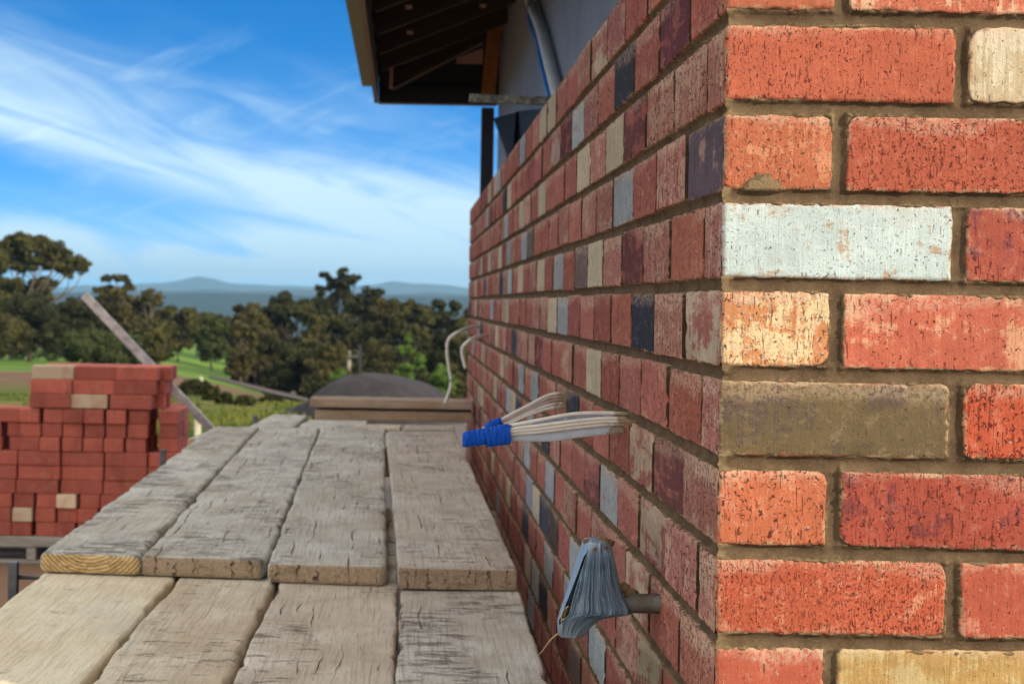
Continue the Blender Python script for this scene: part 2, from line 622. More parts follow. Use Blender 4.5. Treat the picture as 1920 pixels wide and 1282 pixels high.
SIDE_FAM = {
    'r': ((176, 90, 70), (188, 120, 96), (0.38, 0.36, 0.85, 0.9)),
    'p': ((182, 110, 90), (194, 144, 118), (0.48, 0.50, 0.95, 0.9)),
    'm': ((164, 84, 70), (108, 46, 46), (0.58, 0.12, 0.6, 0.9)),
    'c': ((196, 176, 142), (178, 128, 102), (0.33, 0.3, 0.7, 0.8)),
    's': ((184, 160, 130), (160, 86, 74), (0.50, 0.2, 0.45, 0.9)),
    'b': ((154, 160, 162), (168, 118, 100), (0.36, 0.3, 0.7, 0.8)),
    'n': ((48, 50, 66), (128, 96, 84), (0.30, 0.10, 0.3, 0.9)),
    'v': ((86, 66, 78), (150, 112, 92), (0.36, 0.15, 0.3, 0.9)),
    'g': ((96, 80, 72), (132, 96, 80), (0.40, 0.2, 0.6, 0.7)),
}
SPECIALS = [  # (x, y) in the photograph, family
    (1166, 144, 'n'), (1119, 108, 's'), (1078, 236, 'b'), (1014, 234, 'c'), (1038, 278, 's'), (978, 288, 'b'), (939, 330, 'b'), (916, 362, 'c'),
    (1176, 262, 'm'), (1148, 272, 'c'), (1091, 321, 'c'), (1319, 305, 'v'), (1163, 370, 'b'), (1012, 370, 'c'), (952, 364, 'c'), (975, 398, 'c'),
    (912, 403, 'b'), (1057, 252, 'm'), (1260, 56, 'm'), (1290, 165, 'p'), (1110, 400, 'p'), (991, 456, 'g'), (952, 479, 'b'), (937, 477, 'c'), (901, 498, 'c'), (917, 495, 'c'),
    (907, 541, 'n'), (940, 533, 'n'), (956, 531, 'b'), (974, 526, 'c'), (1011, 521, 'c'), (1044, 516, 'b'), (1087, 505, 'g'), (1114, 498, 'c'),
    (1181, 482, 'm'), (1144, 490, 'p'), (1228, 475, 'p'), (1334, 470, 'p'), (1033, 590, 'c'), (1050, 593, 'b'), (1201, 600, 'n'), (1312, 613, 's'), (951, 587, 'c'),
    (920, 582, 'b'), (892, 580, 'c'), (881, 577, 'n'), (962, 642, 'n'), (930, 629, 'c'), (899, 613, 'b'), (1109, 697, 'c'), (998, 723, 'b'),
    (941, 692, 'c'), (903, 662, 'c'), (929, 728, 'c'), (1070, 754, 'n'), (960, 751, 'c'), (970, 757, 'n'), (903, 747, 'c'), (1192, 849, 's'),
    (1245, 886, 'm'), (1136, 928, 'b'), (1108, 901, 'm'), (1004, 943, 'c'), (1027, 901, 'b'), (925, 875, 'c'), (982, 980, 'n'), (1035, 992, 'g'),
    (1074, 1037, 'b'), (951, 924, 'c'), (1218, 988, 's'), (1183, 1063, 's'), (1113, 1206, 'b'), (1211, 1206, 's'), (1072, 1225, 'g'), (1161, 1180, 'p'),
    (1117, 988, 'p'), (1290, 1176, 'p'), (1300, 930, 'p'), (1330, 780, 'p'), (1062, 1130, 'b'), (990, 1060, 'c'),
]


def face_lines(L, bev, n, lo_bev=True, hi_bev=True, fine=True):
    fr = [0, 0.10, 0.26, 0.5, 0.75, 1.0, 1.6] if fine else [0, 0.35, 1.0]
    a = [bev * f for f in fr] if lo_bev else [0.0]
    b = [L - bev * f for f in fr][::-1] if hi_bev else [L]
    mid = list(np.linspace(a[-1], b[0], n + 2)[1:-1])
    return np.array(a + mid + b)


def brick_face(L, H, bev, radii, nu, nv, fine, seed, bl=True, br=True, rough=1.0):
    """a weathered brick face; s, t in metres, d outward"""
    s = face_lines(L, bev, nu, bl, br, fine)
    t = face_lines(H, bev, nv, True, True, fine)
    S, T = np.meshgrid(s, t, indexing='ij')
    S = S.copy(); T = T.copy()
    S0, T0 = S.copy(), T.copy()
    # rounded corners (order: low-left, high-left, low-right, high-right)
    for (r, left, low) in ((radii[0], 1, 1), (radii[1], 1, 0), (radii[2], 0, 1), (radii[3], 0, 0)):
        if r <= 0:
            continue
        a = (r - S0) / r if left else (S0 - (L - r)) / r
        b = (r - T0) / r if low else (T0 - (H - r)) / r
        k = (a > 0) & (b > 0)
        a1 = a * np.sqrt(np.clip(1 - b * b / 2, 0, 1)); b1 = b * np.sqrt(np.clip(1 - a * a / 2, 0, 1))
        S[k] = (r - a1 * r if left else L - r + a1 * r)[k]
        T[k] = (r - b1 * r if low else H - r + b1 * r)[k]
    es = np.minimum(S0 if bl else 9.0, (L - S0) if br else 9.0)
    et = np.minimum(T0, H - T0)
    e = np.minimum(es, et)
    q = np.clip(e / bev, 0, 1)
    d = -bev * (1 - np.sqrt(np.clip(1 - (1 - q) ** 2, 0, 1)))
    # ragged arrises, chips and a slightly bellied face
    w = np.exp(-e / 0.005)
    nx = vnoise(S0 * 90, T0 * 90, 3.1, seed, 3); nz = vnoise(S0 * 90, T0 * 90, 8.7, seed + 5, 3)
    S = S + nx * 0.0019 * w * rough * ((S0 > 1e-6) if not bl else 1) * ((S0 < L - 1e-6) if not br else 1)
    T = T + nz * 0.0021 * w * rough
    chip = np.clip(vnoise(S0 * 60, T0 * 60, 1.3, seed + 9, 3) - 0.16, 0, 1)
    d = d - chip * 0.009 * np.exp(-e / 0.006) * rough
    d = d + vnoise(S0 * 22, T0 * 28, 0.5, seed + 2, 3) * 0.0007 * rough * np.clip(e / 0.003, 0, 1)
    nu2, nv2 = S.shape
    return S, T, d, e, S0, T0


class BrickBag:
    def __init__(self):
        self.V = []; self.Q = []; self.n = 0
        self.A = {k: [] for k in ('col', 'col2', 'prm', 'edge', 'buv', 'tt')}

    def put(self, P, S0, T0, e, col, seed, flip, us=1.0, mortar_shade=None):
        nu, nv = S0.shape
        q = grid_faces(nu, nv, flip, self.n)
        self.V.append(P.reshape(-1, 3)); self.Q.append(q)
        m = nu * nv
        c1, c2, pr = col
        j = RNG.uniform(0.90, 1.10)
        def soft(c):
            c = np.array(c, float); g = c @ np.array([.3, .59, .11])
            return np.array(lin(*np.clip((g + (c - g) * BSAT) * BVAL, 0, 250)))
        c1 = soft(c1) * j; c2 = soft(c2) * j
        for k, c in (('col', c1), ('col2', c2), ('prm', np.array(pr))):
            a_ = np.tile(c, (m, 1))
            if mortar_shade is not None:      # mortared ends, coloured extra dark to stand in for joint shade
                a_[mortar_shade.ravel()] = {'col': (0.050, 0.034, 0.020, 1), 'col2': (0.050, 0.034, 0.020, 1), 'prm': (.3, 0, .2, .3)}[k]
            self.A[k].append(a_)
        self.A['tt'].append((T0 / T0.max()).ravel())
        self.A['edge'].append(np.clip(e / 0.012, 0, 1).ravel())
        off = np.array([(seed * 1.37) % 50, (seed * 0.73) % 50])
        ks = RNG.uniform(0.72, 1.3); kt = ks * RNG.uniform(0.8, 1.35)
        uvw = np.stack([S0.ravel() * us * ks + off[0], T0.ravel() * kt + off[1], np.full(m, seed * 0.31)], 1)
        self.A['buv'].append(uvw)
        self.n += m

    def build(self, name, mat, parent):
        me = np_mesh(name, np.concatenate(self.V), np.concatenate(self.Q))
        for k in ('col', 'col2', 'prm'):
            add_attr(me, k, np.concatenate(self.A[k]))
        add_attr(me, 'edge', np.concatenate(self.A['edge']), 'FLOAT')
        add_attr(me, 'tt', np.concatenate(self.A['tt']), 'FLOAT')
        add_attr(me, 'buv', np.concatenate(self.A['buv']), 'FLOAT_VECTOR')
        return link(name, me, mat, parent)


BSAT, BVAL = 0.82, 0.93
CB = 0.0042    # rounding of the wall's corner


def bed(zz):
    """distance of a height from the nearest bed joint's centre"""
    k = np.round((zz - ZB) / CO)
    return np.abs(zz - (ZB + k * CO))


JG = 0.0150
FS, FH = 0.2225, 0.1050         # front stretcher and header
SS, SH = 0.2250, 0.1055         # side


def front_bricks(c):
    out = []; x = 0.0; i = 0
    first = FS if c % 2 == 0 else FH
    while x < XEND - XW:
        L = first if i == 0 else FS
        out.append((i, x, L)); x += L + JT; i += 1
    return out


def side_bricks(c):
    out = []; y = 0.0; i = 0
    first = SH if c % 2 == 0 else SS
    while y < YEND - Y0:
        L = first if i == 0 else SS
        if y + L > YEND - Y0:
            L = YEND - Y0 - y
            if L < 0.03: break
        out.append((i, y, L)); y += L + JG; i += 1
    return out


def build_wall():
    wall = thing('brick_wall', 'red brick corner wall with cream, white, navy and brown bricks, mortar joints raked hollow', 'brick wall', (XW, Y0, 0))
    mb = brick_material(); mm = mortar_material()
    B = BrickBag()
    spec = {}
    for (px, py, fam) in SPECIALS:
        p = onX(px, py, XW)
        n = math.floor((p.z - ZB) / CO); c = NC - 1 - n
        if 0 <= c < NC:
            for (i, y, L) in side_bricks(c):
                if y - 0.006 <= p.y - Y0 <= y + L + 0.006:
                    spec[(c, i)] = fam
    seed = 1
    for c in range(NC):
        z = ZB + (NC - 1 - c) * CO + JT / 2
        H = CO - JT
        vis = 0 <= c <= 11
        for (i, x, L) in front_bricks(c):
            seed += 1
            near = vis and x < 0.45
            if (c, i) in FR:
                col = FR[(c, i)]
            else:
                a, b = RED[int(RNG.integers(len(RED)))]
                if RNG.random() < 0.14: a, b = (214, 196, 160), (228, 214, 184)
                elif RNG.random() < 0.08: a, b = (70, 66, 76), (130, 100, 84)
                col = (a, b, (0.35, 0.25, 0.6, 0.35))
            rad = [float(abs(RNG.normal(0.003, 0.0035))) + 0.0015 for _ in range(4)]
            if (c, i) in ((2, 1), (6, 1)): rad[1] = 0.018; rad[0] = 0.012
            if (c, i) == (5, 0): rad[2] = 0.016
            if (c, i) == (3, 1): rad[1] = 0.012
            if (c, i) == (3, 0): rad[3] = 0.012; rad[0] = 0.009
            if (c, i) == (7, 1): rad[0] = 0.014
            if (c, i) == (8, 0): rad[3] = 0.014
            if (c, i) == (6, 0): rad[3] = 0.007
            if i == 0: rad[0] = min(rad[0], 0.004); rad[1] = min(rad[1], 0.004)
            bev = CB if i == 0 else float(RNG.uniform(0.0022, 0.0036))
            nu, nv = ((int(L / 0.0022), int(H / 0.0022)) if near else (8, 4))
            S, T, d, e, S0, T0 = brick_face(L, H, bev, rad, nu, nv, near, seed)
            dz = RNG.normal(0, 0.0006); tilt = RNG.normal(0, 0.0035); dd = RNG.normal(0, 0.0005)
            X = XW + x + S; Z = z + dz + T + (S - L / 2) * tilt
            P = np.stack([X, Y0 - d + dd, Z], -1)
            # the edges run back into the wall
            P[0, :, 1] += 0.0 if i == 0 else 0.014
            P[-1, :, 1] += 0.014; P[:, 0, 1] += 0.014; P[:, -1, 1] += 0.014
            B.put(P, S0, T0, e, col, seed, False)
        for (i, y, L) in side_bricks(c):
            seed += 1
            fam = spec.get((c, i))
            if fam is None:
                r = RNG.random()
                fam = 'r' if r < 0.74 else 'p' if r < 0.92 else 'm' if r < 0.93 else 'c' if r < 0.96 else 'b' if r < 0.98 else 'n'
                if y < 1.6 and fam in 'cbn': fam = 'p'
            col = SIDE_FAM[fam]
            jj = RNG.normal(0, 9) + RNG.normal(0, 2, 3)
            col = (tuple(np.clip(np.array(col[0]) + jj, 5, 250)), tuple(np.clip(np.array(col[1]) + jj, 5, 250)), col[2])
            near = y < 1.7 and c < 16
            nu, nv = ((int(L / 0.004), int(H / 0.0035)) if near else (7, 6))
            y0 = CB if i == 0 else 0.0
            rad = [float(abs(RNG.normal(0.003, 0.003))) + 0.001 for _ in range(4)]
            if i == 0: rad[0] = rad[1] = 0
            bev = float(RNG.uniform(0.0014, 0.0022))
            S, T, d, e, S0, T0 = brick_face(L - y0, H, bev, rad, nu, nv, near, seed + 5000, bl=(i > 0))
            dz = RNG.normal(0, 0.0008); tilt = RNG.normal(0, 0.003) if i else 0.0; dd = float(np.clip(RNG.normal(0, 0.0010), -.0016, .0013)) if i else 0.0
            P = np.stack([XW - d + dd, Y0 + y + y0 + S, z + dz + T + (S - L / 2) * tilt], -1)
            if i > 0: P[0, :, 0] += 0.014
            P[-1, :, 0] += 0.014; P[:, 0, 0] += 0.014; P[:, -1, 0] += 0.014
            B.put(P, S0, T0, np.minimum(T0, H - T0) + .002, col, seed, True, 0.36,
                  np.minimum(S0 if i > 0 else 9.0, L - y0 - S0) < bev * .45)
    B.build('brickwork', mb, wall)

    # mortar: two hollow-jointed sheets meeting at the corner, and the solid core behind them
    def prof(dist, half, deep=0.0072, lip=0.0010):
        q = np.clip(dist / half, 0, 1)
        return np.where(dist < half, lip + (deep - lip) * np.sqrt(np.clip(1 - q ** 2.6, 0, 1)), 0.0034)

    def perp_dist(u, c, kind):
        lst = front_bricks(c) if kind == 'f' else side_bricks(c)
        g = JT if kind == 'f' else JG
        ed = np.array([x + L + g / 2 for (_, x, L) in lst])
        return np.min(np.abs(u[:, None] - ed[None, :]), 1)

    V = []; Q = []; R = []; off = 0
    for kind in ('f', 's'):
        zl = []
        for c in range(NC):
            zb = ZB + (NC - 1 - c) * CO
            if c < 11:
                zl += list(zb + np.linspace(0, CO, 46, endpoint=False))
            else:
                h = JT / 2
                zl += [zb, zb + h * .4, zb + h * .75, zb + h, zb + h * 1.5, zb + CO / 2, zb + CO - h * 1.5, zb + CO - h, zb + CO - h * .75, zb + CO - h * .4]
        zl = np.array(sorted(zl)); zl = np.append(zl, ZTOP)
        zl = zl[zl <= ZTOP + 1e-6]
        if kind == 'f':
            u = list(np.arange(0.0, 0.345, 0.0022))
            lines = set()
            for c in (0, 1):
                for (_, x, L) in front_bricks(c):
                    for k in (-1, -.6, 0, .6, 1):
                        lines.add(round(x + L + JT / 2 + k * JT / 2, 5))
            u += [a for a in sorted(lines) if a > 0.346] + list(np.arange(0.36, XEND - XW, 0.05))
        else:
            lines = set()
            for c in (0, 1):
                for (_, x, L) in side_bricks(c):
                    for k in (-1.3, -1, -.6, -.25, .25, .6, 1, 1.3):
                        lines.add(round(x + L + JG / 2 + k * JG / 2, 5))
            u = list(np.arange(0.0, 0.30, 0.004)) + [a for a in sorted(lines) if a > 0.3] + list(np.arange(0.31, YEND - Y0, 0.03))
        u = np.array(sorted(set(np.round(u, 5))))
        if kind == 's': u = u[u <= YEND - Y0]
        U, Z = np.meshgrid(u, zl, indexing='ij')
        wob = vnoise(U * 14, Z * 3, 0.0, 31, 2) * 0.0011
        bd = bed(Z + wob)
        D = prof(bd, JT / 2)
        pd = np.zeros_like(U)
        cidx = np.clip(NC - 1 - np.floor((zl - ZB) / CO).astype(int), 0, NC - 1)
        for par in (0, 1):
            dd = perp_dist(u, par, kind)
            sel = (cidx % 2) == par
            pd[:, sel] = dd[:, None]
        hw = JT / 2 if kind == 'f' else JG / 2
        if kind == 's': D = np.where((pd < hw) & (bd > JT / 2), 0.0, D)
        pdw = np.abs(pd + vnoise(U * 30, Z * 30, 2.0, 77, 2) * 0.0009)
        Db = D
        D = np.maximum(D, np.where(pd < hw * 1.02, prof(pdw, hw, 0.0066, 0.0010) if kind == 'f' else prof(pdw, hw, 0.0060, 0.0036), 0.0))
        # squeezed-out mortar along the arrises, sandy and uneven
        rim = np.minimum(np.abs(bd - JT / 2 - 0.0008), np.where(pd < (0.03 if kind == 'f' else -1), np.abs(pd - hw - 0.0006), 1.0))
        lipn = 0.55 * vnoise(U * 55, Z * 45, 4.0, 55, 2) + 0.6 * vnoise(U * 240, Z * 240, 2.0, 56, 2)
        lip = np.clip(lipn + 0.10, 0, 1) * np.exp(-(rim / 0.0021) ** 2)
        up = (((Z + wob) - (ZB + np.round((Z - ZB) / CO) * CO)) < 0)       # just under a joint: on top of the brick below
        D = D - lip * np.where(up, 0.0085, 0.0052)
        # knobs of mortar left at the corner
        kn = np.clip(vnoise(U * 60, Z * 60, 6.0, 91, 2) + 0.15, 0, 1) * np.exp(-(U / 0.012) ** 2) * np.exp(-(bd / 0.010) ** 2)
        if kind == 'f':
            kc = np.exp(-(U / 0.0125) ** 2) * (bd < JT / 2 + .002) * .85
            D = D * (1 - kc) + kc * (0.0014 - 0.0042 * np.clip(vnoise(U * 190, Z * 190, 3.0, 61, 3) + .05, -.5, 1))
            D = D - kn * 0.004
        else:
            kc = np.exp(-(U / 0.0055) ** 2) * (bd < JT / 2 + .002) * .85
            D = D * (1 - kc) + kc * (0.0014 - 0.0042 * np.clip(vnoise(U * 0, Z * 190, 3.0, 61, 3) + .05, -.5, 1))
        D = D + vnoise(U * 260, Z * 260, 0.0, 12, 3) * 0.0006 * (bd < JT)
        # one smear of mortar on the third visible brick's foot
        if kind == 'f':
            zc = ZB + (NC - 1 - 3) * CO + JT / 2 + 0.001
            rr = ((U - 0.037) / 0.019) ** 2 + ((Z - zc) / (0.0150)) ** 2 + vnoise(U * 120, Z * 120, 1.0, 8, 3) * 0.7
            D = np.where((rr < 1) & (Z > zc - 0.004), -0.0006 - 0.0012 * np.clip(1 - rr, 0, 1), D)
        else:
            for (px, py) in ((1181, 785), (1062, 748), (1236, 1132)):
                p = onX(px, py, XW)
                rr = ((U - (p.y - Y0)) / 0.020) ** 2 + ((Z - p.z) / 0.013) ** 2 + vnoise(U * 80, Z * 80, 1.0, 18, 2) * 0.5
                D = np.where(rr < 1, D - 0.008 * np.clip(1 - rr, 0, 1), D)
        rg = np.clip((0.0040 - D) / 0.003, 0, 1) * np.clip(lip * 3 + np.exp(-(U / 0.02) ** 2) * 0.8 * (kind == 'f') + (D < -0.001) * 1.0, 0, 1)
        if kind == 'f':
            # the first column closes the corner
            Xp = XW + np.maximum(U, 0) ; Xp[0, :] = XW + np.clip(D[0, :], -0.002, 0.02)
            P = np.stack([Xp, Y0 + D, Z], -1)
        else:
            Yp = Y0 + U; Yp[0, :] = Y0 + np.clip(D[0, :], -0.002, 0.02)
            P = np.stack([XW + D, Yp, Z], -1)
        V.append(P.reshape(-1, 3)); Q.append(grid_faces(len(u), len(zl), kind == 's', off)); R.append(rg.ravel())
        off += len(u) * len(zl)
    me = np_mesh('mortar', np.concatenate(V), np.concatenate(Q))
    add_attr(me, 'rough', np.concatenate(R), 'FLOAT')
    link('mortar', me, mm, wall)
    core = MB()
    core.box((XW + 0.016, Y0 + 0.016, 0.0), (XW + 0.108, YEND - 0.002, ZTOP - 0.003))
    core.box((XW + 0.110, Y0 + 0.016, 0.0), (XEND, Y0 + 0.108, ZTOP - 0.003))
    core.build('wall_core', mm, wall)
    return wall


build_wall()


# ------------------------------------------------------------------ timber planks
def wood_mat(name, light, mid, dark, fleck=0.5, end=None, rings=False, cracks=0.5):
    m, N, bs = new_mat(name)
    loc = N.attr('loc', 'Vector')
    endf = N.attr('endf', 'Fac')
    ri = N.attr('seed', 'Vector')
    v = N.vmath('ADD', loc, ri)
    grain = N.noise(N.vmath('MULTIPLY', v, (170.0, 5.0, 170.0)), 1, 4, 0.62, 0.5)
    grain2 = N.noise(N.vmath('MULTIPLY', v, (420.0, 26.0, 420.0)), 1, 3, 0.6)
    blot = N.noise(N.vmath('MULTIPLY', v, (9.0, 5.0, 9.0)), 1, 5, 0.62, 0.4)
    torn = N.noise(N.vmath('MULTIPLY', v, (15.0, 40.0, 30.0)), 1, 7, 0.74, 0.15)
    torn2 = N.noise(N.vmath('MULTIPLY', v, (48.0, 120.0, 85.0)), 1, 5, 0.72, 0.2)
    fine = N.noise(N.vmath('MULTIPLY', v, (320.0, 240.0, 320.0)), 1, 3, 0.65)
    c = N.mix(N.step(blot, 0.32, 0.68), mid, light)
    c = N.mix(N.math('MULTIPLY', N.step(grain, 0.45, 0.72), 0.42), c, dark)
    c = N.mix(N.math('MULTIPLY', N.step(grain2, 0.5, 0.75), 0.35), c, dark)
    c = N.mix(N.math('MULTIPLY', N.step(fine, 0.50, 0.72), 0.30), c, dark)
    warm = N.noise(N.vmath('MULTIPLY', v, (5.0, 1.7, 5.0)), 1, 4, 0.6)
    c = N.mix(N.math('MULTIPLY', N.step(warm, 0.48, 0.68), 0.28), c, N.mix(0.5, mid, lin(172, 128, 96)))
    c = N.mix(N.math('MULTIPLY', N.step(warm, 0.50, 0.32), 0.30), c, lin(206, 212, 210))
    area = N.step(N.noise(N.vmath('MULTIPLY', v, (6.0, 2.2, 6.0)), 1, 3, 0.5), 0.40, 0.60)
    f1 = N.math('MULTIPLY', N.step(torn, 0.60 - 0.10 * fleck, 0.70 - 0.09 * fleck), area)
    f2 = N.math('MULTIPLY', N.step(torn2, 0.60, 0.70), N.math('MULTIPLY', area, fleck))
    fl = N.math('MAXIMUM', f1, N.math('MULTIPLY', f2, 0.8), clamp=True)
    dk = N.vmath('MULTIPLY', dark, (0.42, 0.40, 0.38))
    c = N.mix(N.math('MULTIPLY', fl, 0.62), c, dk)
    # long checks along the grain
    wv = N.noise(N.vmath('MULTIPLY', v, (9.0, 5.0, 9.0)), 1, 3, 0.5)
    cv = N.math('MULTIPLY_ADD', N.math('SUBTRACT', wv, 0.5), 1.0, N.math('MULTIPLY', N.attrx(v, 0), 34.0))
    ff = N.math('ABSOLUTE', N.math('SUBTRACT', N.math('FRACT', cv), 0.5))
    gk = N.step(N.noise(N.vmath('MULTIPLY', v, (31.0, 3.2, 31.0)), 1, 3, 0.6), 0.52, 0.66)
    ckm = N.math('MULTIPLY', N.step(ff, 0.0, N.math('MULTIPLY_ADD', gk, 0.075, 0.002), 1.0, 0.0), N.math('MULTIPLY', gk, cracks))
    c = N.mix(N.math('MULTIPLY', ckm, 0.85), c, dk)
    bs.inputs['Roughness'].default_value = 0.88
    bs.inputs['Specular IOR Level'].default_value = 0.2
    h = N.math('ADD', N.math('MULTIPLY', grain, 0.35), N.math('ADD', N.math('MULTIPLY', torn, 0.7), N.math('MULTIPLY', fine, 0.35)))
    h = N.math('SUBTRACT', h, N.math('MULTIPLY', fl, 0.5))
    h = N.math('SUBTRACT', h, N.math('MULTIPLY', ckm, 1.6))
    # end grain
    if end is None: end = mid
    sx = N.new('ShaderNodeSeparateXYZ'); N.put(sx.inputs[0], loc)
    if rings:
        wob = N.math('MULTIPLY', N.math('SUBTRACT', N.noise(N.vmath('MULTIPLY', v, (24.0, 24.0, 24.0)), 1, 3, 0.5), 0.5), 0.006)
        r = N.math('ADD', N.math('SQRT', N.math('ADD', N.math('POWER', sx.outputs[0], 2.0), N.math('POWER', N.math('SUBTRACT', sx.outputs[2], 0.062), 2.0))), wob)
        rg = N.math('SINE', N.math('MULTIPLY', r, 2 * math.pi / 0.0070))
        ec = N.mix(N.step(rg, -0.1, 0.75), end, (end[0] * 0.60, end[1] * 0.47, end[2] * 0.32, 1))
    else:
        ec = N.mix(N.step(fine, 0.35, 0.7), end, (end[0] * 0.62, end[1] * 0.58, end[2] * 0.54, 1))
    ec = N.mix(N.math('MULTIPLY', N.step(torn2, 0.5, 0.7), 0.45), ec, (end[0] * 0.45, end[1] * 0.42, end[2] * 0.40, 1))
    cx = N.math('ADD', N.math('MULTIPLY', N.math('ADD', sx.outputs[0], N.math('MULTIPLY', N.new('ShaderNodeValue').outputs[0], 0.0)), 26.0),
                N.math('MULTIPLY', N.math('SUBTRACT', N.noise(N.vmath('MULTIPLY', v, (55.0, 0.0, 75.0)), 1, 4, 0.65), 0.5), 1.0))
    fr = N.math('ABSOLUTE', N.math('SUBTRACT', N.math('FRACT', cx), 0.5))
    gate = N.step(N.noise(N.vmath('MULTIPLY', v, (19.0, 0.0, 22.0)), 1, 3, 0.6), 0.46, 0.58)
    cem = N.math('MULTIPLY', N.step(fr, N.math('MULTIPLY', gate, 0.03), N.math('MULTIPLY_ADD', gate, 0.055, 0.006), 1.0, 0.0), (0.12 if rings else 0.95) * min(1.0, cracks * 1.3))
    ec = N.mix(cem, ec, dk)
    N.put(bs.inputs['Base Color'], N.mix(endf, c, ec))
    h = N.math('SUBTRACT', h, N.math('MULTIPLY', N.math('MULTIPLY', cem, endf), 1.5))
    N.put(bs.inputs['Normal'], N.bump(h, 1.0, 0.0050))
    return m


def plank_mesh(name, A, Bv, Cv, D, th, seed, ny=150, rnd=0.007, chips=1.0, hang=1.0):
    """A,B = near left/right top corners, C,D = far left/right"""
    A, Bv, Cv, D = (np.array(p, float) for p in (A, Bv, Cv, D))
    W = np.linalg.norm(Bv - A); L = np.linalg.norm((Cv + D) / 2 - (A + Bv) / 2)
    # cross-section (u in 0..W, w in -th..0), starting lower left, clockwise over the top
    pts = []
    r = rnd
    nt = 26
    for k in range(5):
        a = math.pi * 1.5 - k / 4 * math.pi / 2; pts.append((r + r * math.cos(a), -th + r + r * math.sin(a)))
    for k in range(6):
        a = math.pi - k / 5 * math.pi / 2; pts.append((r + r * math.cos(a), -r + r * math.sin(a)))
    for k in range(1, nt):
        pts.append((r + (W - 2 * r) * k / nt, 0))
    for k in range(6):
        a = math.pi / 2 - k / 5 * math.pi / 2; pts.append((W - r + r * math.cos(a), -r + r * math.sin(a)))
    for k in range(5):
        a = -k / 4 * math.pi / 2; pts.append((W - r + r * math.cos(a), -th + r + r * math.sin(a)))
    for k in range(1, 6):
        pts.append((W - r - (W - 2 * r) * k / 6, -th))
    pts = np.array(pts); n = len(pts)
    ends = np.array([0, .08, .25, .5, .75, 1.0]) * rnd * 0.8
    vs = np.concatenate([ends, rnd + (L - 2 * rnd) * np.linspace(0, 1, ny) ** 1.35, (L - ends)[::-1]])
    vs = np.unique(np.round(vs, 6))
    nvv = len(vs)
    uu = np.tile(pts[:, 0], (nvv, 1)); ww = np.tile(pts[:, 1], (nvv, 1)); vv = np.tile(vs[:, None], (1, n))
    # round the ends
    de = np.minimum(vv, L - vv); q = np.clip(de / (rnd * 0.8), 0, 1)
    ins = rnd * 0.8 * (1 - np.sqrt(1 - (1 - q) ** 2))
    cu, cw = W / 2, -th / 2
    uu2 = cu + (uu - cu) * (1 - ins / (W / 2)); ww2 = cw + (ww - cw) * (1 - ins / (th / 2))
    # warped edges, dents and splinters
    du = vnoise(vv * 5, uu * 3, 0.0, seed, 3) * 0.0035 * chips
    edgew = np.exp(-np.minimum(uu, W - uu) / 0.010)
    ch = np.clip(vnoise(vv * 16, uu * 18, 5.0, seed + 3, 3) - 0.12, 0, 1) * edgew * 0.016 * chips
    top = np.clip((ww + th) / th, 0, 1)
    dw = vnoise(vv * 2.2, uu * 2.0, 9.0, seed + 4, 2) * 0.0035 * hang * top + vnoise(vv * 24, uu * 30, 2.0, seed + 6, 3) * 0.0013 * chips * top
    uu2 = uu2 + du * np.clip(np.abs(uu - cu) / cu, 0, 1) + np.where(uu < cu, ch, -ch)
    ww2 = ww2 + dw - ch * 0.45 * top
    fu, fv = uu2 / W, vv / L
    base = (A[None, None] * (1 - fu[..., None]) + Bv[None, None] * fu[..., None]) * (1 - fv[..., None]) + (Cv[None, None] * (1 - fu[..., None]) + D[None, None] * fu[..., None]) * fv[..., None]
    P = base.copy(); P[..., 2] += ww2
    V = [P.reshape(-1, 3)]
    loc = [np.stack([uu2 - cu, vv, ww2], -1).reshape(-1, 3)]
    endf = [np.zeros(nvv * n)]
    F_ = []
    for i in range(nvv - 1):
        a = np.arange(n); b = (a + 1) % n
        F_ += list(np.stack([i * n + a, i * n + b, (i + 1) * n + b, (i + 1) * n + a], 1))
    k = nvv * n
    for row, sgn in ((0, 1), (nvv - 1, -1)):
        ring = P[row]; V.append(ring); loc.append(np.stack([uu2[row] - cu, vv[row], ww2[row]], -1)); endf.append(np.ones(n))
        # concentric inner ring and a centre strip make the end face
        cen = ring.mean(0)
        lc = loc[-1].mean(0)
        inner = cen + (ring - cen) * 0.5
        V.append(inner); loc.append(lc + (loc[-1] - lc) * 0.5); endf.append(np.ones(n))
        a = np.arange(n); b = (a + 1) % n
        q = np.stack([k + a, k + n + a, k + n + b, k + b], 1)
        F_ += list(q if sgn > 0 else q[:, ::-1])
        cap = np.arange(k + n, k + 2 * n)
        F_.append(cap[::-1] if sgn > 0 else cap)
        k += 2 * n
    # the rounding rings at the two ends belong to the end face
    ef = endf[0].reshape(nvv, n)
    endf[0] = np.where(np.minimum(vv, L - vv) < rnd * 0.35, 1.0, 0.0).ravel() if True else endf[0]
    me = np_mesh(name, np.concatenate(V), F_)
    # keep end caps flat against the sides
    add_attr(me, 'loc', np.concatenate(loc), 'FLOAT_VECTOR')
    add_attr(me, 'endf', np.concatenate(endf), 'FLOAT')
    add_attr(me, 'seed', np.tile([seed * 3.17 % 40, seed * 1.91 % 40, seed * 0.77 % 40], (len(me.vertices), 1)), 'FLOAT_VECTOR')
    return me


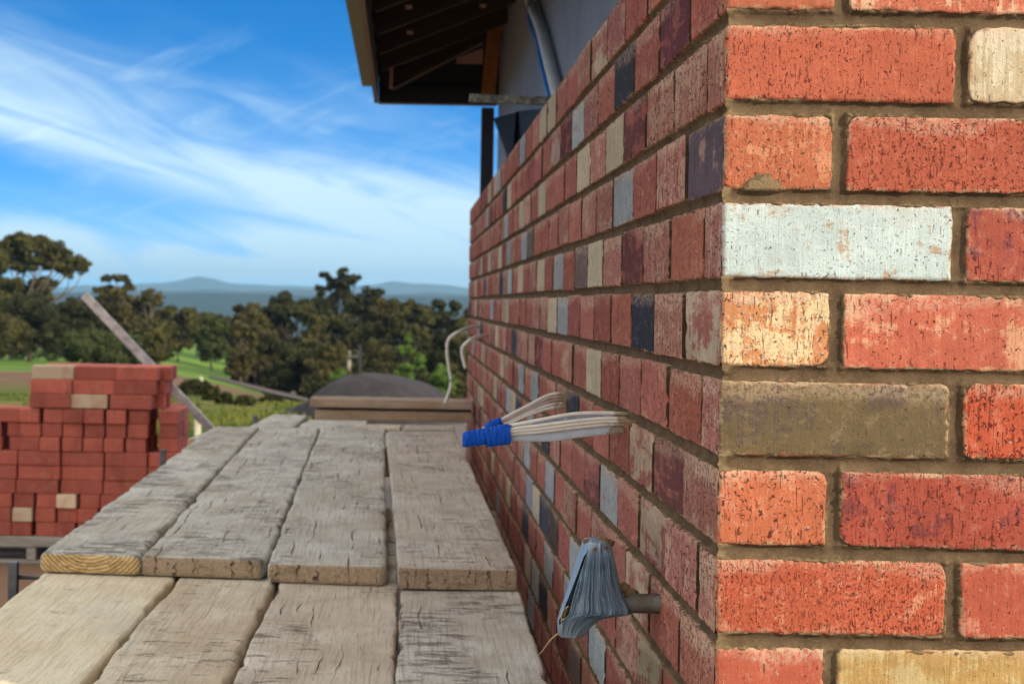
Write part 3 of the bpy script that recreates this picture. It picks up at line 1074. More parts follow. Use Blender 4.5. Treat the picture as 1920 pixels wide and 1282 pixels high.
GREY_L, GREY_M, GREY_D = lin(226, 224, 212), lin(198, 192, 176), lin(120, 106, 92)
W_PALE = wood_mat('pale_sunlit_timber', lin(250, 240, 212), lin(236, 222, 190), lin(180, 154, 120), 0.06, None, False, 0.12)  # paler colour stands in for soft sun on the outer plank
W_PALE2 = wood_mat('pale_brown_timber', lin(240, 228, 202), lin(214, 200, 172), lin(136, 116, 94), 0.5, None, False, 0.2)
W_GREY = wood_mat('grey_weathered_timber', GREY_L, GREY_M, GREY_D, 1.1, lin(236, 204, 148), True, 0.5)
W_GREY2 = wood_mat('grey_cracked_timber', GREY_L, GREY_M, GREY_D, 1.0, lin(192, 168, 140), False, 0.9)
W_BROWN = wood_mat('brown_grey_timber', lin(224, 216, 200), lin(202, 190, 172), lin(124, 106, 92), 0.75, lin(190, 164, 138), False, 0.6)
W_RED = wood_mat('reddish_grey_timber', lin(234, 224, 206), lin(208, 194, 174), lin(136, 112, 96), 0.7, None, False, 0.7)
W_TAN = wood_mat('tan_timber', lin(196, 172, 146), lin(172, 146, 122), lin(110, 86, 70), 0.2, lin(160, 126, 102), False, 0.35)

UH, LH, TH = -0.506, -0.5465, 0.038


def plank(label, mat, nl, nr, fl, fr, hn, hf, seed, group=None, th=TH, **kw):
    A, B_, C_, D_ = onZ(*nl, hn), onZ(*nr, hn), onZ(*fl, hf), onZ(*fr, hf)
    me = plank_mesh('scaffold_plank', A, B_, C_, D_, th, seed, **kw)
    o = link('scaffold_plank', me, mat)
    return tag(o, label, 'plank', group)


G1 = 'planks of the upper scaffold layer'
G2 = 'planks of the lower scaffold layer'
G3 = 'planks at the far end of the scaffold deck'
# upper layer (near-left, near-right, far-left, far-right in photograph pixels)
plank('outermost raised grey scaffold plank with yellow ringed sawn end', W_GREY, (72, 1036), (262, 1043), (400, 798), (486, 799), UH, UH + .006, 3, G1, rnd=0.012, chips=1.5)
plank('grey scaffold plank with deeply cracked end, beside the yellow ended one', W_GREY2, (264, 1042), (500, 1050), (487, 800), (600, 801), UH, UH + .004, 5, G1, rnd=0.010, chips=1.3)
plank('grey scaffold plank with two end cracks, left of the plank along the wall', W_GREY2, (502, 1054), (725, 1062), (602, 800), (722, 802), UH, UH + .030, 9, G1, rnd=0.009, chips=0.9)
plank('brownish square edged plank of the raised layer, lying closest along the brick wall', W_BROWN, (747, 1066), (971, 1070), (725, 808), (853, 809), UH, UH + .048, 12, G1, rnd=0.004, chips=0.5)
# lower layer, running out of the picture towards the viewer
def low(px0, py0, px1, py1, h):
    """continue an edge towards the viewer by extrapolating in space"""
    a, b = onZ(px0, py0, h), onZ(px1, py1, h)
    return a, b
def low_plank(label, mat, L0, L1, R0, R1, seed, dh=0.0, **kw):
    hl = LH + dh
    a, b = low(*L0, *L1, hl); c, d = low(*R0, *R1, hl)
    def at(p, q, Y): return p + (q - p) * ((Y - p.y) / (q.y - p.y))
    n0, n1, f0, f1 = 1.15, 1.15, 4.9, 4.9
    me = plank_mesh('scaffold_plank', at(a, b, n0), at(c, d, n1), at(a, b, f0), at(c, d, f1), TH, seed, ny=220, **kw)
    return tag(link('scaffold_plank', me, mat), label, 'plank', G2)
low_plank('smooth cream coloured scaffold plank at the deck corner, outermost of the lower layer', W_PALE, (80, 1073), (0, 1134), (329, 1081), (150, 1282), 21, chips=0.8, hang=0.6)
low_plank('pale brown lower plank with rounded worn edge, beside the cream one', W_PALE2, (331, 1083), (163, 1282), (516, 1092), (423, 1282), 22, chips=1.2, rnd=0.012)
low_plank('reddish grey lower plank with long split, between pale brown and grey planks', W_RED, (521, 1094), (434, 1282), (747, 1104), (739, 1282), 25, dh=0.002, chips=0.8)
low_plank('grey flaky lower plank lying closest along the brick wall', W_GREY2, (750, 1106), (742, 1282), (975, 1109), (1029, 1282), 28, dh=0.001, chips=0.9, rnd=0.006)
# far planks, beyond the upper layer
def far_plank(label, mat, pts, h, seed, Ye, Ys=6.2):
    a, b, c, d = (onZ(*p, h) for p in pts)
    def at(p, q, Y): return p + (q - p) * ((Y - p.y) / (q.y - p.y))
    me = plank_mesh('scaffold_plank', at(a, b, Ys), at(c, d, Ys), at(a, b, Ye), at(c, d, Ye), TH, seed, ny=60)
    return tag(link('scaffold_plank', me, mat), label, 'plank', G3)
far_plank('short grey plank end peeping out beyond the yellow ended plank', W_GREY, ((384, 808), (410, 796), (424, 812), (447, 797)), UH - .044, 40, 7.65, 7.25)
far_plank('far grey plank on the open side of the deck, beyond the raised planks', W_GREY2, ((471, 797), (527, 767), (549, 801), (588, 770)), UH - .006 - .038, 41, 8.9)
far_plank('far grey plank running under the two stacked crosswise planks', W_GREY, ((556, 801), (600, 772), (684, 801), (696, 772)), UH - .008 - .038, 43, 8.6)
far_plank('far pale plank whose end shows in front of the crosswise planks', W_PALE2, ((664, 801), (668, 792), (752, 804), (755, 793)), UH - .006 - .038, 44, 8.3)
far_plank('far brownish plank beside the wall, in front of the crosswise planks', W_BROWN, ((757, 805), (759, 793), (853, 808), (851, 794)), UH - .005 - .038, 45, 8.3)


# the two planks laid crosswise on the far end
def cross_plank(label, x0, x1, ytop, Y, mat, seed):
    A = onY(x1, ytop, Y); B_ = onY(x1, ytop, Y); p = onY(x0, ytop, Y); q = onY(x1, ytop, Y)
    z = (p.z + q.z) / 2
    # length runs along X: near "end" is the left end
    A = (p.x, Y + 0.215, z); B_ = (p.x, Y, z); C_ = (XW - 0.012, Y + 0.215, z); D_ = (XW - 0.012, Y, z)
    me = plank_mesh('scaffold_plank', A, B_, C_, D_, 0.037 if seed == 50 else 0.042, seed, ny=40, rnd=0.006, chips=0.5, hang=0.3)
    return tag(link('scaffold_plank', me, mat), label, 'plank', 'planks stacked crosswise on the deck')
cross_plank('upper of two tan planks stacked crosswise at the far deck end', 581, 872, 749, 7.72, W_TAN, 50)
cross_plank('lower of two tan planks stacked crosswise at the far deck end', 590, 870, 770, 7.74, W_TAN, 51)

# ------------------------------------------------------------------ scaffold frame under the deck
M_GALV = simple_mat('galvanised_steel', lin(128, 130, 132), 0.45, 0.8, 0.4, 14, 0.2, 0.002)
M_DKST = simple_mat('dark_steel', lin(70, 70, 74), 0.5, 0.7, 0.3, 14, 0.2, 0.002)


def scaffold():
    sets = [((26, 1052), 4.30, 'steel scaffold trestle with square upright prong beside the cream plank'),
            ((306, 842), 7.00, 'steel scaffold trestle whose thin prong tip rises beside the raised planks'),
            ((479, 778), 8.25, 'farthest dark scaffold prong sticking up at the deck edge')]
    for (p, Y, lab) in sets:
        top = onY(*p, Y)
        x0 = top.x
        t = thing('scaffold_trestle', lab, 'scaffold', (x0, Y, 0), 'steel trestles carrying the plank deck')
        b = MB(); b.box((x0 - .011, Y - .011, 0), (x0 + .011, Y + .011, top.z), bev=.002)
        b.build('upright', M_GALV, t)
        zb = EYE + LH - TH - 0.030
        b = MB(); b.box((-.60 if Y < 6 else -.5, Y - .018, zb - .02), (XW - .07, Y + .018, zb + .024), bev=.003)
        b.build('crossbar', M_GALV, t)
        za = EYE - .655
        b = MB(); b.tube([(x0 + .011, Y, za), (-.45, Y, za)], .0055, 8)
        b.build('side_rod', M_GALV, t, True)
        b = MB(); b.box((XW - .11, Y - .02, 0), (XW - .07, Y + .02, zb + .024), bev=.003)
        b.build('inner_upright', M_GALV, t)


scaffold()

# ------------------------------------------------------------------ taped tap, cables, straw
def cable_mat(name, col):
    m, N, bs = new_mat(name)
    tc = N.new('ShaderNodeTexCoord')
    n = N.noise(tc.outputs['Object'], 60, 5, 0.7)
    dist = N.attr('mud', 'Fac')
    mud = N.step(N.math('ADD', n, dist), 0.95, 1.15)
    c = N.mix(N.math('MULTIPLY', N.step(n, 0.45, 0.7), 0.35), col, (col[0] * .6, col[1] * .58, col[2] * .52, 1))
    c = N.mix(N.math('MULTIPLY', mud, 0.85), c, lin(150, 128, 96))
    N.put(bs.inputs['Base Color'], c)
    bs.inputs['Roughness'].default_value = 0.42
    N.put(bs.inputs['Normal'], N.bump(N.math('ADD', n, mud), 0.4, 0.001))
    return m


M_CABLE = cable_mat('white_cable_sheath', lin(234, 230, 220))
M_CABLE2 = cable_mat('pinkish_cable_sheath', lin(190, 170, 168))
M_CABLE3 = cable_mat('bluish_cable_sheath', lin(196, 206, 220))


def blue_tape_mat():
    m, N, bs = new_mat('blue_tape')
    tc = N.new('ShaderNodeTexCoord')
    v = tc.outputs['Object']
    w = N.noise(N.vmath('MULTIPLY', v, (260.0, 20.0, 60.0)), 1, 3, 0.5)
    w2 = N.noise(v, 300, 3, 0.6)
    c = N.mix(w, lin(0, 66, 176), lin(4, 92, 206))
    c = N.mix(N.step(w2, .70, .8), c, lin(10, 30, 90))
    N.put(bs.inputs['Base Color'], c)
    bs.inputs['Roughness'].default_value = 0.45
    bs.inputs['Specular IOR Level'].default_value = 0.2
    N.put(bs.inputs['Normal'], N.bump(w, 1.0, 0.004))
    return m


M_BTAPE = blue_tape_mat()
M_INK = simple_mat('blue_ink', lin(40, 70, 130), 0.6, 0, 0.1, 20, 0)


def add_mud(o, x1, fade):
    me = o.data
    co = np.empty(len(me.vertices) * 3, np.float32); me.vertices.foreach_get('co', co)
    x = co.reshape(-1, 3)[:, 0]
    add_attr(me, 'mud', np.clip(1 - (x1 - x) / fade, 0, 1) * 0.75, 'FLOAT')


def flat_tube(path, hw, hh, n=14):
    """two-core flat cable: broad side hw (vertical), thin side hh"""
    b = MB()
    P = path; m = len(P); vs = []; fs = []
    for i, p in enumerate(P):
        t = (P[min(i + 1, m - 1)] - P[max(i - 1, 0)]).normalized()
        a = t.cross(Vector((0, 0, 1))).normalized(); u = a.cross(t)
        for k in range(n):
            th = 2 * math.pi * k / n
            cx, cy = math.cos(th), math.sin(th)
            cx = math.copysign(abs(cx) ** 0.8, cx)
            vs.append(p + a * (cx * hh) + u * (cy * hw))
    for i in range(m - 1):
        for k in range(n):
            k2 = (k + 1) % n
            fs.append((i * n + k, i * n + k2, (i + 1) * n + k2, (i + 1) * n + k))
    fs.append(tuple(range(n))[::-1]); fs.append(tuple((m - 1) * n + k for k in range(n)))
    b.add(vs, fs)
    return b


def cables():
    Y = 2.56
    root = onX(1176, 790, XW)
    t = thing('cable_bundle', 'bundle of white cables from the wall, bound with bright blue tape, nearer one', 'cables', root, 'taped cable bundles in the wall')
    px = lambda x, y, dy=0.0: onY(x, y, Y + dy)
    rows = [  # wall end y, mid points, tape end y ; depth offset
        ([(1182, 776), (1130, 774), (1074, 776), (1010, 787.5), (960, 797), (880, 816)], .000, M_CABLE, .0026),
        ([(1182, 781), (1130, 780), (1074, 783), (1010, 792.5), (960, 800.5), (880, 820)], .003, M_CABLE3, .0027),
        ([(1182, 785), (1130, 784.5), (1074, 789.5), (1010, 797.8), (960, 804.5), (880, 823)], -.003, M_CABLE, .0025),
        ([(1182, 790), (1130, 790), (1074, 795.7), (1010, 804), (960, 809), (880, 827)], -.002, M_CABLE, .0025),
        ([(1182, 795), (1130, 796), (1074, 801.6), (1010, 809.4), (960, 813.8), (880, 830)], .000, M_CABLE, .0025),
        ([(1180, 802), (1140, 806), (1090, 811), (1040, 818), (1000, 819), (950, 818.5), (885, 827)], .006, M_CABLE3, .0066),
    ]
    paths = []
    for pts, dy, mat, hw in rows:
        path = spline([px(x, y, dy) for x, y in pts], 10)
        path[0].x += 0.0
        paths.append(path)
        o = flat_tube(path, hw, .0030).build('cable', mat, t, True)
        add_mud(o, XW, 0.055 if hw < .004 else 0.05)
    # printed lettering along the second cable
    cu = bpy.data.curves.new('lettering', 'FONT')
    cu.body = "ELECTRIC CABLES - MADE IN AUSTRALIA"
    cu.size = 0.0034
    tmp = bpy.data.objects.new('tmp_text', cu); COL.objects.link(tmp)
    dg = bpy.context.evaluated_depsgraph_get()
    me = bpy.data.meshes.new_from_object(tmp.evaluated_get(dg))
    bpy.data.objects.remove(tmp)
    path = paths[1][::-1]
    seg = [0.0]
    for a, b in zip(path, path[1:]): seg.append(seg[-1] + (b - a).length)
    tot = seg[-1]
    wdt = max(v.co.x for v in me.vertices)
    x0s, x1s = tot * 0.40, tot * 0.83
    for v in me.vertices:
        s = x0s + v.co.x / wdt * (x1s - x0s)
        i = max(k for k in range(len(seg)) if seg[k] <= s); i = min(i, len(path) - 2)
        f = (s - seg[i]) / (seg[i + 1] - seg[i])
        p = path[i].lerp(path[i + 1], f)
        v.co = Vector((p.x, p.y - .00335, p.z + v.co.y - .0009))
    link('lettering', me, M_INK, t)
    # tape roll: slightly flattened sleeve with wound edges
    A = px(868, 824); B_ = px(953, 811)
    b = MB(); n = 28; m = 16
    vs = []; fs = []
    for i in range(m):
        f = i / (m - 1); p = A.lerp(B_, f)
        for k in range(n):
            th = 2 * math.pi * k / n
            cz = math.copysign(abs(math.sin(th)) ** 0.75, math.sin(th)); cy = math.copysign(abs(math.cos(th)) ** 0.75, math.cos(th))
            hz = (0.0108 + 0.0020 * f) * (1 + 0.035 * math.sin(i * 1.3 + k * .7) + .03 * math.sin(k * 1.9 - i * .4)); hy = 0.0085 + .0007 * math.sin(i * 1.1)
            off = 0.0
            if i == 0: hz *= .92; hy *= .85
            vs.append(p + Vector((0.0008 * math.sin(k * 1.3), cy * hy, cz * hz)))
    for i in range(m - 1):
        for k in range(n):
            k2 = (k + 1) % n
            fs.append((i * n + k, (i + 1) * n + k, (i + 1) * n + k2, i * n + k2))
    fs.append(tuple(range(n))); fs.append(tuple((m - 1) * n + k for k in range(n))[::-1])
    b.add(vs, fs); b.build('blue_tape', M_BTAPE, t, True)
    # second wind of tape, its lower edge hanging a little longer
    b = MB(); C_ = px(912, 820.5); D_ = px(957, 813)
    vs = []; fs = []
    for i in range(6):
        f = i / 5; p = C_.lerp(D_, f)
        for k in range(n):
            th = 2 * math.pi * k / n
            cz = math.copysign(abs(math.sin(th)) ** 0.7, math.sin(th)); cy = math.copysign(abs(math.cos(th)) ** 0.7, math.cos(th))
            vs.append(p + Vector((.0012 * math.sin(k * .9) * (i in (0, 5)), cy * .0096, cz * (.0128 + .0002 * i) - .0006)))
    for i in range(5):
        for k in range(n):
            k2 = (k + 1) % n
            fs.append((i * n + k, (i + 1) * n + k, (i + 1) * n + k2, i * n + k2))
    b.add(vs, fs); b.build('blue_tape', M_BTAPE, t, True)
    # bare wire tips showing at the end of the tape
    b = MB()
    for k in range(3):
        q = px(874 - 2 * k, 836 + k * 1.5); b.tube([px(880, 832 + k), q], .0008, 6)
    b.build('wire_tip', simple_mat('wire_cream', lin(220, 190, 150), .5), t, True)

    # the farther bundle
    Y2 = 3.48
    root = onX(1062, 750, XW)
    t2 = thing('cable_bundle', 'farther bundle of dusty pinkish cables from the wall, curving down to torn blue tape', 'cables', root, 'taped cable bundles in the wall')
    px2 = lambda x, y, dy=0.0: onY(x, y, Y2 + dy)
    for k, (ya, mat) in enumerate(((737, M_CABLE), (743, M_CABLE2), (749, M_CABLE2), (755, M_CABLE), (761, M_CABLE))):
        s = k * 1.0
        path = spline([px2(1064, ya), px2(1030, ya + 3 + s * .3), px2(990, 760 + k * 4.5), px2(955, 778 + k * 4.0), px2(928, 793 + k * 2.5), px2(905, 803 + k * 2)], 8)
        o = flat_tube(path, .0027, .003).build('cable', mat, t2, True)
        add_mud(o, XW, 0.05)
    b = MB()
    b.tube(spline([px2(941, 790), px2(925, 797), px2(912, 806)], 4), [.010] * 8 + [.009], 14, 0.8)
    b.build('blue_tape', M_BTAPE, t2, True)
    b = MB()
    b.tube(spline([px2(928, 793), px2(918, 792), px2(911, 800)], 5), .0035, 8, 0.4)
    b.build('tape_end', M_BTAPE, t2, True)

    # two loose grey wires at the far end of the wall
    def wire(pts, Yw, lab, r=.0055):
        path = spline([onY(x, y, Yw + d) for x, y, d in pts], 10)
        b = MB(); b.tube(path, r, 10)
        o = b.build('loose_wire', M_CABLE, None, True)
        add_mud(o, 9, .01)
        return tag(o, lab, 'wire', 'loose wires from the wall end')
    wire([(903, 612, .25), (885, 613, .1), (862, 621, 0), (843, 634, 0), (838, 655, 0), (842, 690, 0), (846, 715, 0), (841, 738, 0), (834, 756, 0)], 7.35,
         'longer grey wire looping from the wall end, hanging down to the crosswise planks', .0068)
    wire([(921, 630, .2), (905, 630, .1), (885, 635, 0), (868, 650, 0), (867, 665, 0), (873, 690, 0)], 6.5,
         'shorter grey wire hooking out of the wall end beside the longer one', .0062)


cables()


def taped_tap():
    Y = 2.215
    SC = Y / F
    fx = lambda cx, cy: (980 + cx / 4.58, 980 + cy / 4.58)
    P = lambda cx, cy, dy=0.0: onY(*fx(cx, cy), Y + dy)
    root = onX(1236, 1132, XW)
    t = thing('wrapped_tap', 'water pipe stub wrapped in pleated grey duct tape, sticking out of the wall', 'taped pipe', root)
    # tape body: outline by height
    rows = [(122, 560, 700), (128, 535, 730), (145, 515, 752), (170, 508, 766), (215, 492, 772), (260, 478, 780), (340, 452, 797), (420, 428, 815), (500, 404, 835), (560, 386, 850),
            (610, 368, 866), (660, 350, 886), (700, 336, 908), (735, 324, 928), (762, 316, 934), (785, 309, 926), (797, 306, 880), (806, 303, 800), (815, 300, 730), (830, 297, 680), (850, 296, 644), (880, 297, 604),
            (915, 299, 570), (945, 304, 545), (968, 312, 526), (980, 335, 510), (986, 390, 490)]
    ry = np.array([r[0] for r in rows], float); rl = np.array([r[1] for r in rows], float); rr = np.array([r[2] for r in rows], float)
    yy = np.unique(np.concatenate([np.linspace(122, 986, 90), ry]))
    L = np.interp(yy, ry, rl); R = np.interp(yy, ry, rr)
    nf = 150
    s = np.linspace(0, 1, nf)
    rng = np.random.default_rng(4)
    RD = []
    ridge = np.zeros(nf)
    for k in range(34):
        c = rng.uniform(.15, .99); w = rng.uniform(.005, .015) * rng.choice([1, 1, 2.2])
        y0_ = rng.choice([150, 200, 260, 420]); y1_ = rng.choice([700, 860, 1000, 1000])
        RD.append((c, w, rng.uniform(.35, 1.5), y0_, y1_, rng.uniform(-.05, .05)))
    for k in range(0):
        c = rng.uniform(0.16, 0.98); w = rng.uniform(.006, .016); ridge += rng.uniform(.5, 1.3) * np.exp(-np.abs((s - c) / w) ** 1.3)
    ridge += 0.15 * vnoise(s * 60, 0, 0, 5, 2)
    V = []; fr = []
    for y, l, r in zip(yy, L, R):
        amp = np.clip((y - 205) / 120, 0, 1) * np.clip((990 - y) / 150, 0.15, 1)
        depth = 0.026 * np.sqrt(max(0.05, min(1, (y - 115) / 60))) * (1.0 if y < 760 else max(0.35, 1 - (y - 760) / 330))
        bulge = np.sqrt(np.clip(1 - (2 * s - 1) ** 2, 0, 1)) ** 0.8
        rg_ = ridge.copy()
        for (c, w, a_, y0_, y1_, dr) in RD:
            win = np.clip((y - y0_) / 90, 0, 1) * np.clip((y1_ - y) / 120, 0, 1)
            cc = c + dr * (y - 550) / 400
            rg_ = np.maximum(rg_, a_ * win * np.clip(1 - np.abs(s - cc) / (w * 1.8), 0, 1))
        dfront = depth * bulge + amp * rg_ * 0.0072
        # folded corner between the tall pad and the neck running to the pipe
        cr = np.interp(y, [150, 420, 640, 800], [.62, .60, .62, .70])
        dfront += 0.004 * np.exp(-((s - cr) / .035) ** 2) * np.clip((y - 150) / 100, 0, 1)
        # the split beside the left strap
        sl0 = np.interp(y, [250, 300, 500, 720, 850], [.24, .17, .10, .06, .05]); sl1 = np.interp(y, [250, 300, 420, 560, 720, 850], [.25, .23, .18, .16, .15, .14])
        if 248 < y < 860:
            k = np.clip((s - sl0) / .015, 0, 1) * np.clip((sl1 - s) / .015, 0, 1)
            dfront -= k * 0.030
        x = l + (r - l) * s + amp * vnoise(s * 40, y / 200, 0, 9, 2) * 3
        ys = y + vnoise(s * 9, y / 90, 1, 6, 2) * 3
        for xx, yv, d in zip(x, ys, dfront):
            V.append(P(xx, yv, -d))
        fr.append((l, r, y, depth))
    nrow = len(yy)
    q = grid_faces(nrow, nf)
    # back side
    off = len(V); nb = 16
    for (l, r, y, depth) in fr:
        for k in range(nb):
            sb = k / (nb - 1)
            V.append(P(l + (r - l) * sb, y, depth * .8 * math.sqrt(max(0, 1 - (2 * sb - 1) ** 2)) + .0005))
    q2 = grid_faces(nrow, nb, True, off)
    Fl = [f for f in np.concatenate([q, q2])]
    me = np_mesh('duct_tape', np.array([tuple(v) for v in V]), Fl)
    m, N, bs = new_mat('grey_duct_tape')
    tc = N.new('ShaderNodeTexCoord'); v = tc.outputs['Object']
    n = N.noise(v, 35, 4, .6); n2 = N.noise(v, 260, 3, .6)
    c = N.mix(n, lin(118, 140, 158), lin(146, 166, 182))
    c = N.mix(N.math('MULTIPLY', N.step(n2, .52, .75), .3), c, lin(96, 108, 120))
    sepz = N.new('ShaderNodeSeparateXYZ'); N.put(sepz.inputs[0], v)
    dust = N.step(N.math('ADD', N.noise(v, 55, 4, .7), N.math('MULTIPLY', sepz.outputs[0], 6.0)), TAPE_D0, TAPE_D0 + .06)
    c = N.mix(N.math('MULTIPLY', N.step(N.noise(v, 70, 4, .7), .66, .74), .6), c, lin(176, 152, 106))
    N.put(bs.inputs['Base Color'], c)
    bs.inputs['Roughness'].default_value = 0.30
    bs.inputs['Metallic'].default_value = 0.25
    N.put(bs.inputs['Normal'], N.bump(n2, .15, .001))
    link('duct_tape', me, m, t)
    # threaded pipe stub
    prof = []
    b = MB()
    a, e = P(915, 688, .0), P(1178, 690, .0)
    e = onX(1237, 1131, XW); a = Vector((a.x, e.y, a.z)) if False else P(905, 688)
    npt = 90; pts = []; rad = []
    for i in range(npt):
        f = i / (npt - 1)
        pts.append(a.lerp(e, f)); rad.append(0.0107 + 0.0011 * math.sin(f * 2 * math.pi * 15))
    pts.append(e + Vector((.03, 0, 0))); rad.append(.0106)
    b.tube(pts, rad, 24)
    b.build('pipe_stub', simple_mat('muddy_steel_pipe', lin(98, 95, 92), .5, .1, .4, 40, .4, .001, col2=lin(92, 78, 64)), t, True)
    b = MB(); b.tube([P(878, 688), P(935, 689)], .0112, 6, caps=True); b.build('brass_nut', simple_mat('brass', lin(178, 120, 56), .35, .8, .3, 60), t)
    b = MB(); b.tube(spline([P(385, 715, -.006), P(362, 760, -.006), P(345, 810, -.006)], 4), .0035, 10); b.build('brass_fitting', simple_mat('old_brass', lin(160, 120, 60), .4, .6), t, True)
    b = MB(); b.tube(spline([P(395, 712, -.012), P(350, 745, -.013), P(328, 800, -.013), P(345, 832, -.012), P(362, 818, -.012), P(330, 838, -.012), P(352, 885, -.011)], 6), .0007, 6)
    b.build('string', simple_mat('pale_string', lin(216, 206, 180), .8), t, True)
    # crumbs of mortar
    mcr = simple_mat('mortar_crumb', lin(150, 122, 84), .95, 0, .4, 120, .8, .002)
    def crumb(cx, cy, r, dy, sd, par):
        ph = np.linspace(0, math.pi, 9); thv = np.linspace(0, 2 * math.pi, 14)[:-1]
        A, B_ = np.meshgrid(ph, thv, indexing='ij')
        x = np.sin(A) * np.cos(B_); y = np.sin(A) * np.sin(B_); z = np.cos(A)
        k = 1 + .42 * vnoise(x * 2.2 + sd, y * 2.2, z * 2.2, sd, 2)
        c = P(cx, cy, dy)
        V = np.stack([c.x + x * k * r, c.y + y * k * r * .8, c.z + z * k * r * .8], -1).reshape(-1, 3)
        n = 13; Fq = []
        for i in range(8):
            for j in range(13):
                Fq.append(np.array([i * n + j, (i + 1) * n + j, (i + 1) * n + (j + 1) % n, i * n + (j + 1) % n]))
        return link('mortar_crumb', np_mesh('mortar_crumb', V, Fq), mcr, par)
    for cx, cy, r, dy, sd in ((690, 160, .0075, -.014, 1), (742, 172, .0060, -.010, 2), (700, 215, .004, -.02, 3), (545, 160, .0042, -.016, 4), (885, 570, .0070, -.003, 5), (930, 612, .0082, -.006, 6),
                              (960, 600, .0050, -.002, 7), (985, 635, .0050, -.009, 8), (615, 228, .003, -.026, 9), (680, 390, .0028, -.026, 10), (868, 545, .006, -.002, 11)):
        crumb(cx, cy, r, dy, sd, t)
    # straw caught in the tape
    b = MB(); pts = spline([P(312, 945, -.006), P(268, 975, -.008), P(225, 1020, -.009), P(185, 1075, -.010), P(138, 1134, -.012)], 6)
    b.tube(pts, [.0012 - .0008 * i / len(pts) for i in range(len(pts))], 6)
    o = b.build('straw', simple_mat('dry_straw', lin(206, 172, 128), .7), None, True)
    tag(o, 'thin dry straw poking from the foot of the grey taped pipe', 'straw')


TAPE_D0 = 5.0
taped_tap()


# ------------------------------------------------------------------ house frame and eave behind the wall
M_SHEET = simple_mat('grey_wall_sheet', lin(134, 142, 155), .75, 0, .18, 3, .1, .004)
M_RAFT = simple_mat('dark_rafter_timber', lin(66, 44, 30), .8, 0, .35, 10, .3, .003, stretch=(1, 6, 6))
M_BLACKT = simple_mat('near_black_timber', lin(34, 32, 34), .7, 0, .2, 8, .2)  # one even near-black tone for the eave's end pieces
M_FASC = simple_mat('primed_fascia', lin(134, 116, 92), .7, 0, .2, 6, .2)
M_GUT = simple_mat('olive_gutter', lin(124, 114, 50), .45, 0.1, .15, 4, .1)
M_ROOF = simple_mat('dark_roof_sheet', lin(60, 56, 56), .6, .2, .2, 4, .1)
M_POST = simple_mat('dark_corner_post', lin(46, 42, 48), .6, 0, .2, 8, .2)
M_STUD = simple_mat('orange_brown_stud', lin(170, 104, 42), .7, 0, .35, 8, .2, stretch=(6, 6, 1))
M_PEACH = simple_mat('pale_timber_end', lin(200, 160, 136), .8, 0, .15, 8, .2)
M_NAVY = simple_mat('navy_plastic_flashing', lin(12, 14, 30), .7, 0, .2, 20, .3, .004, spec=.2)


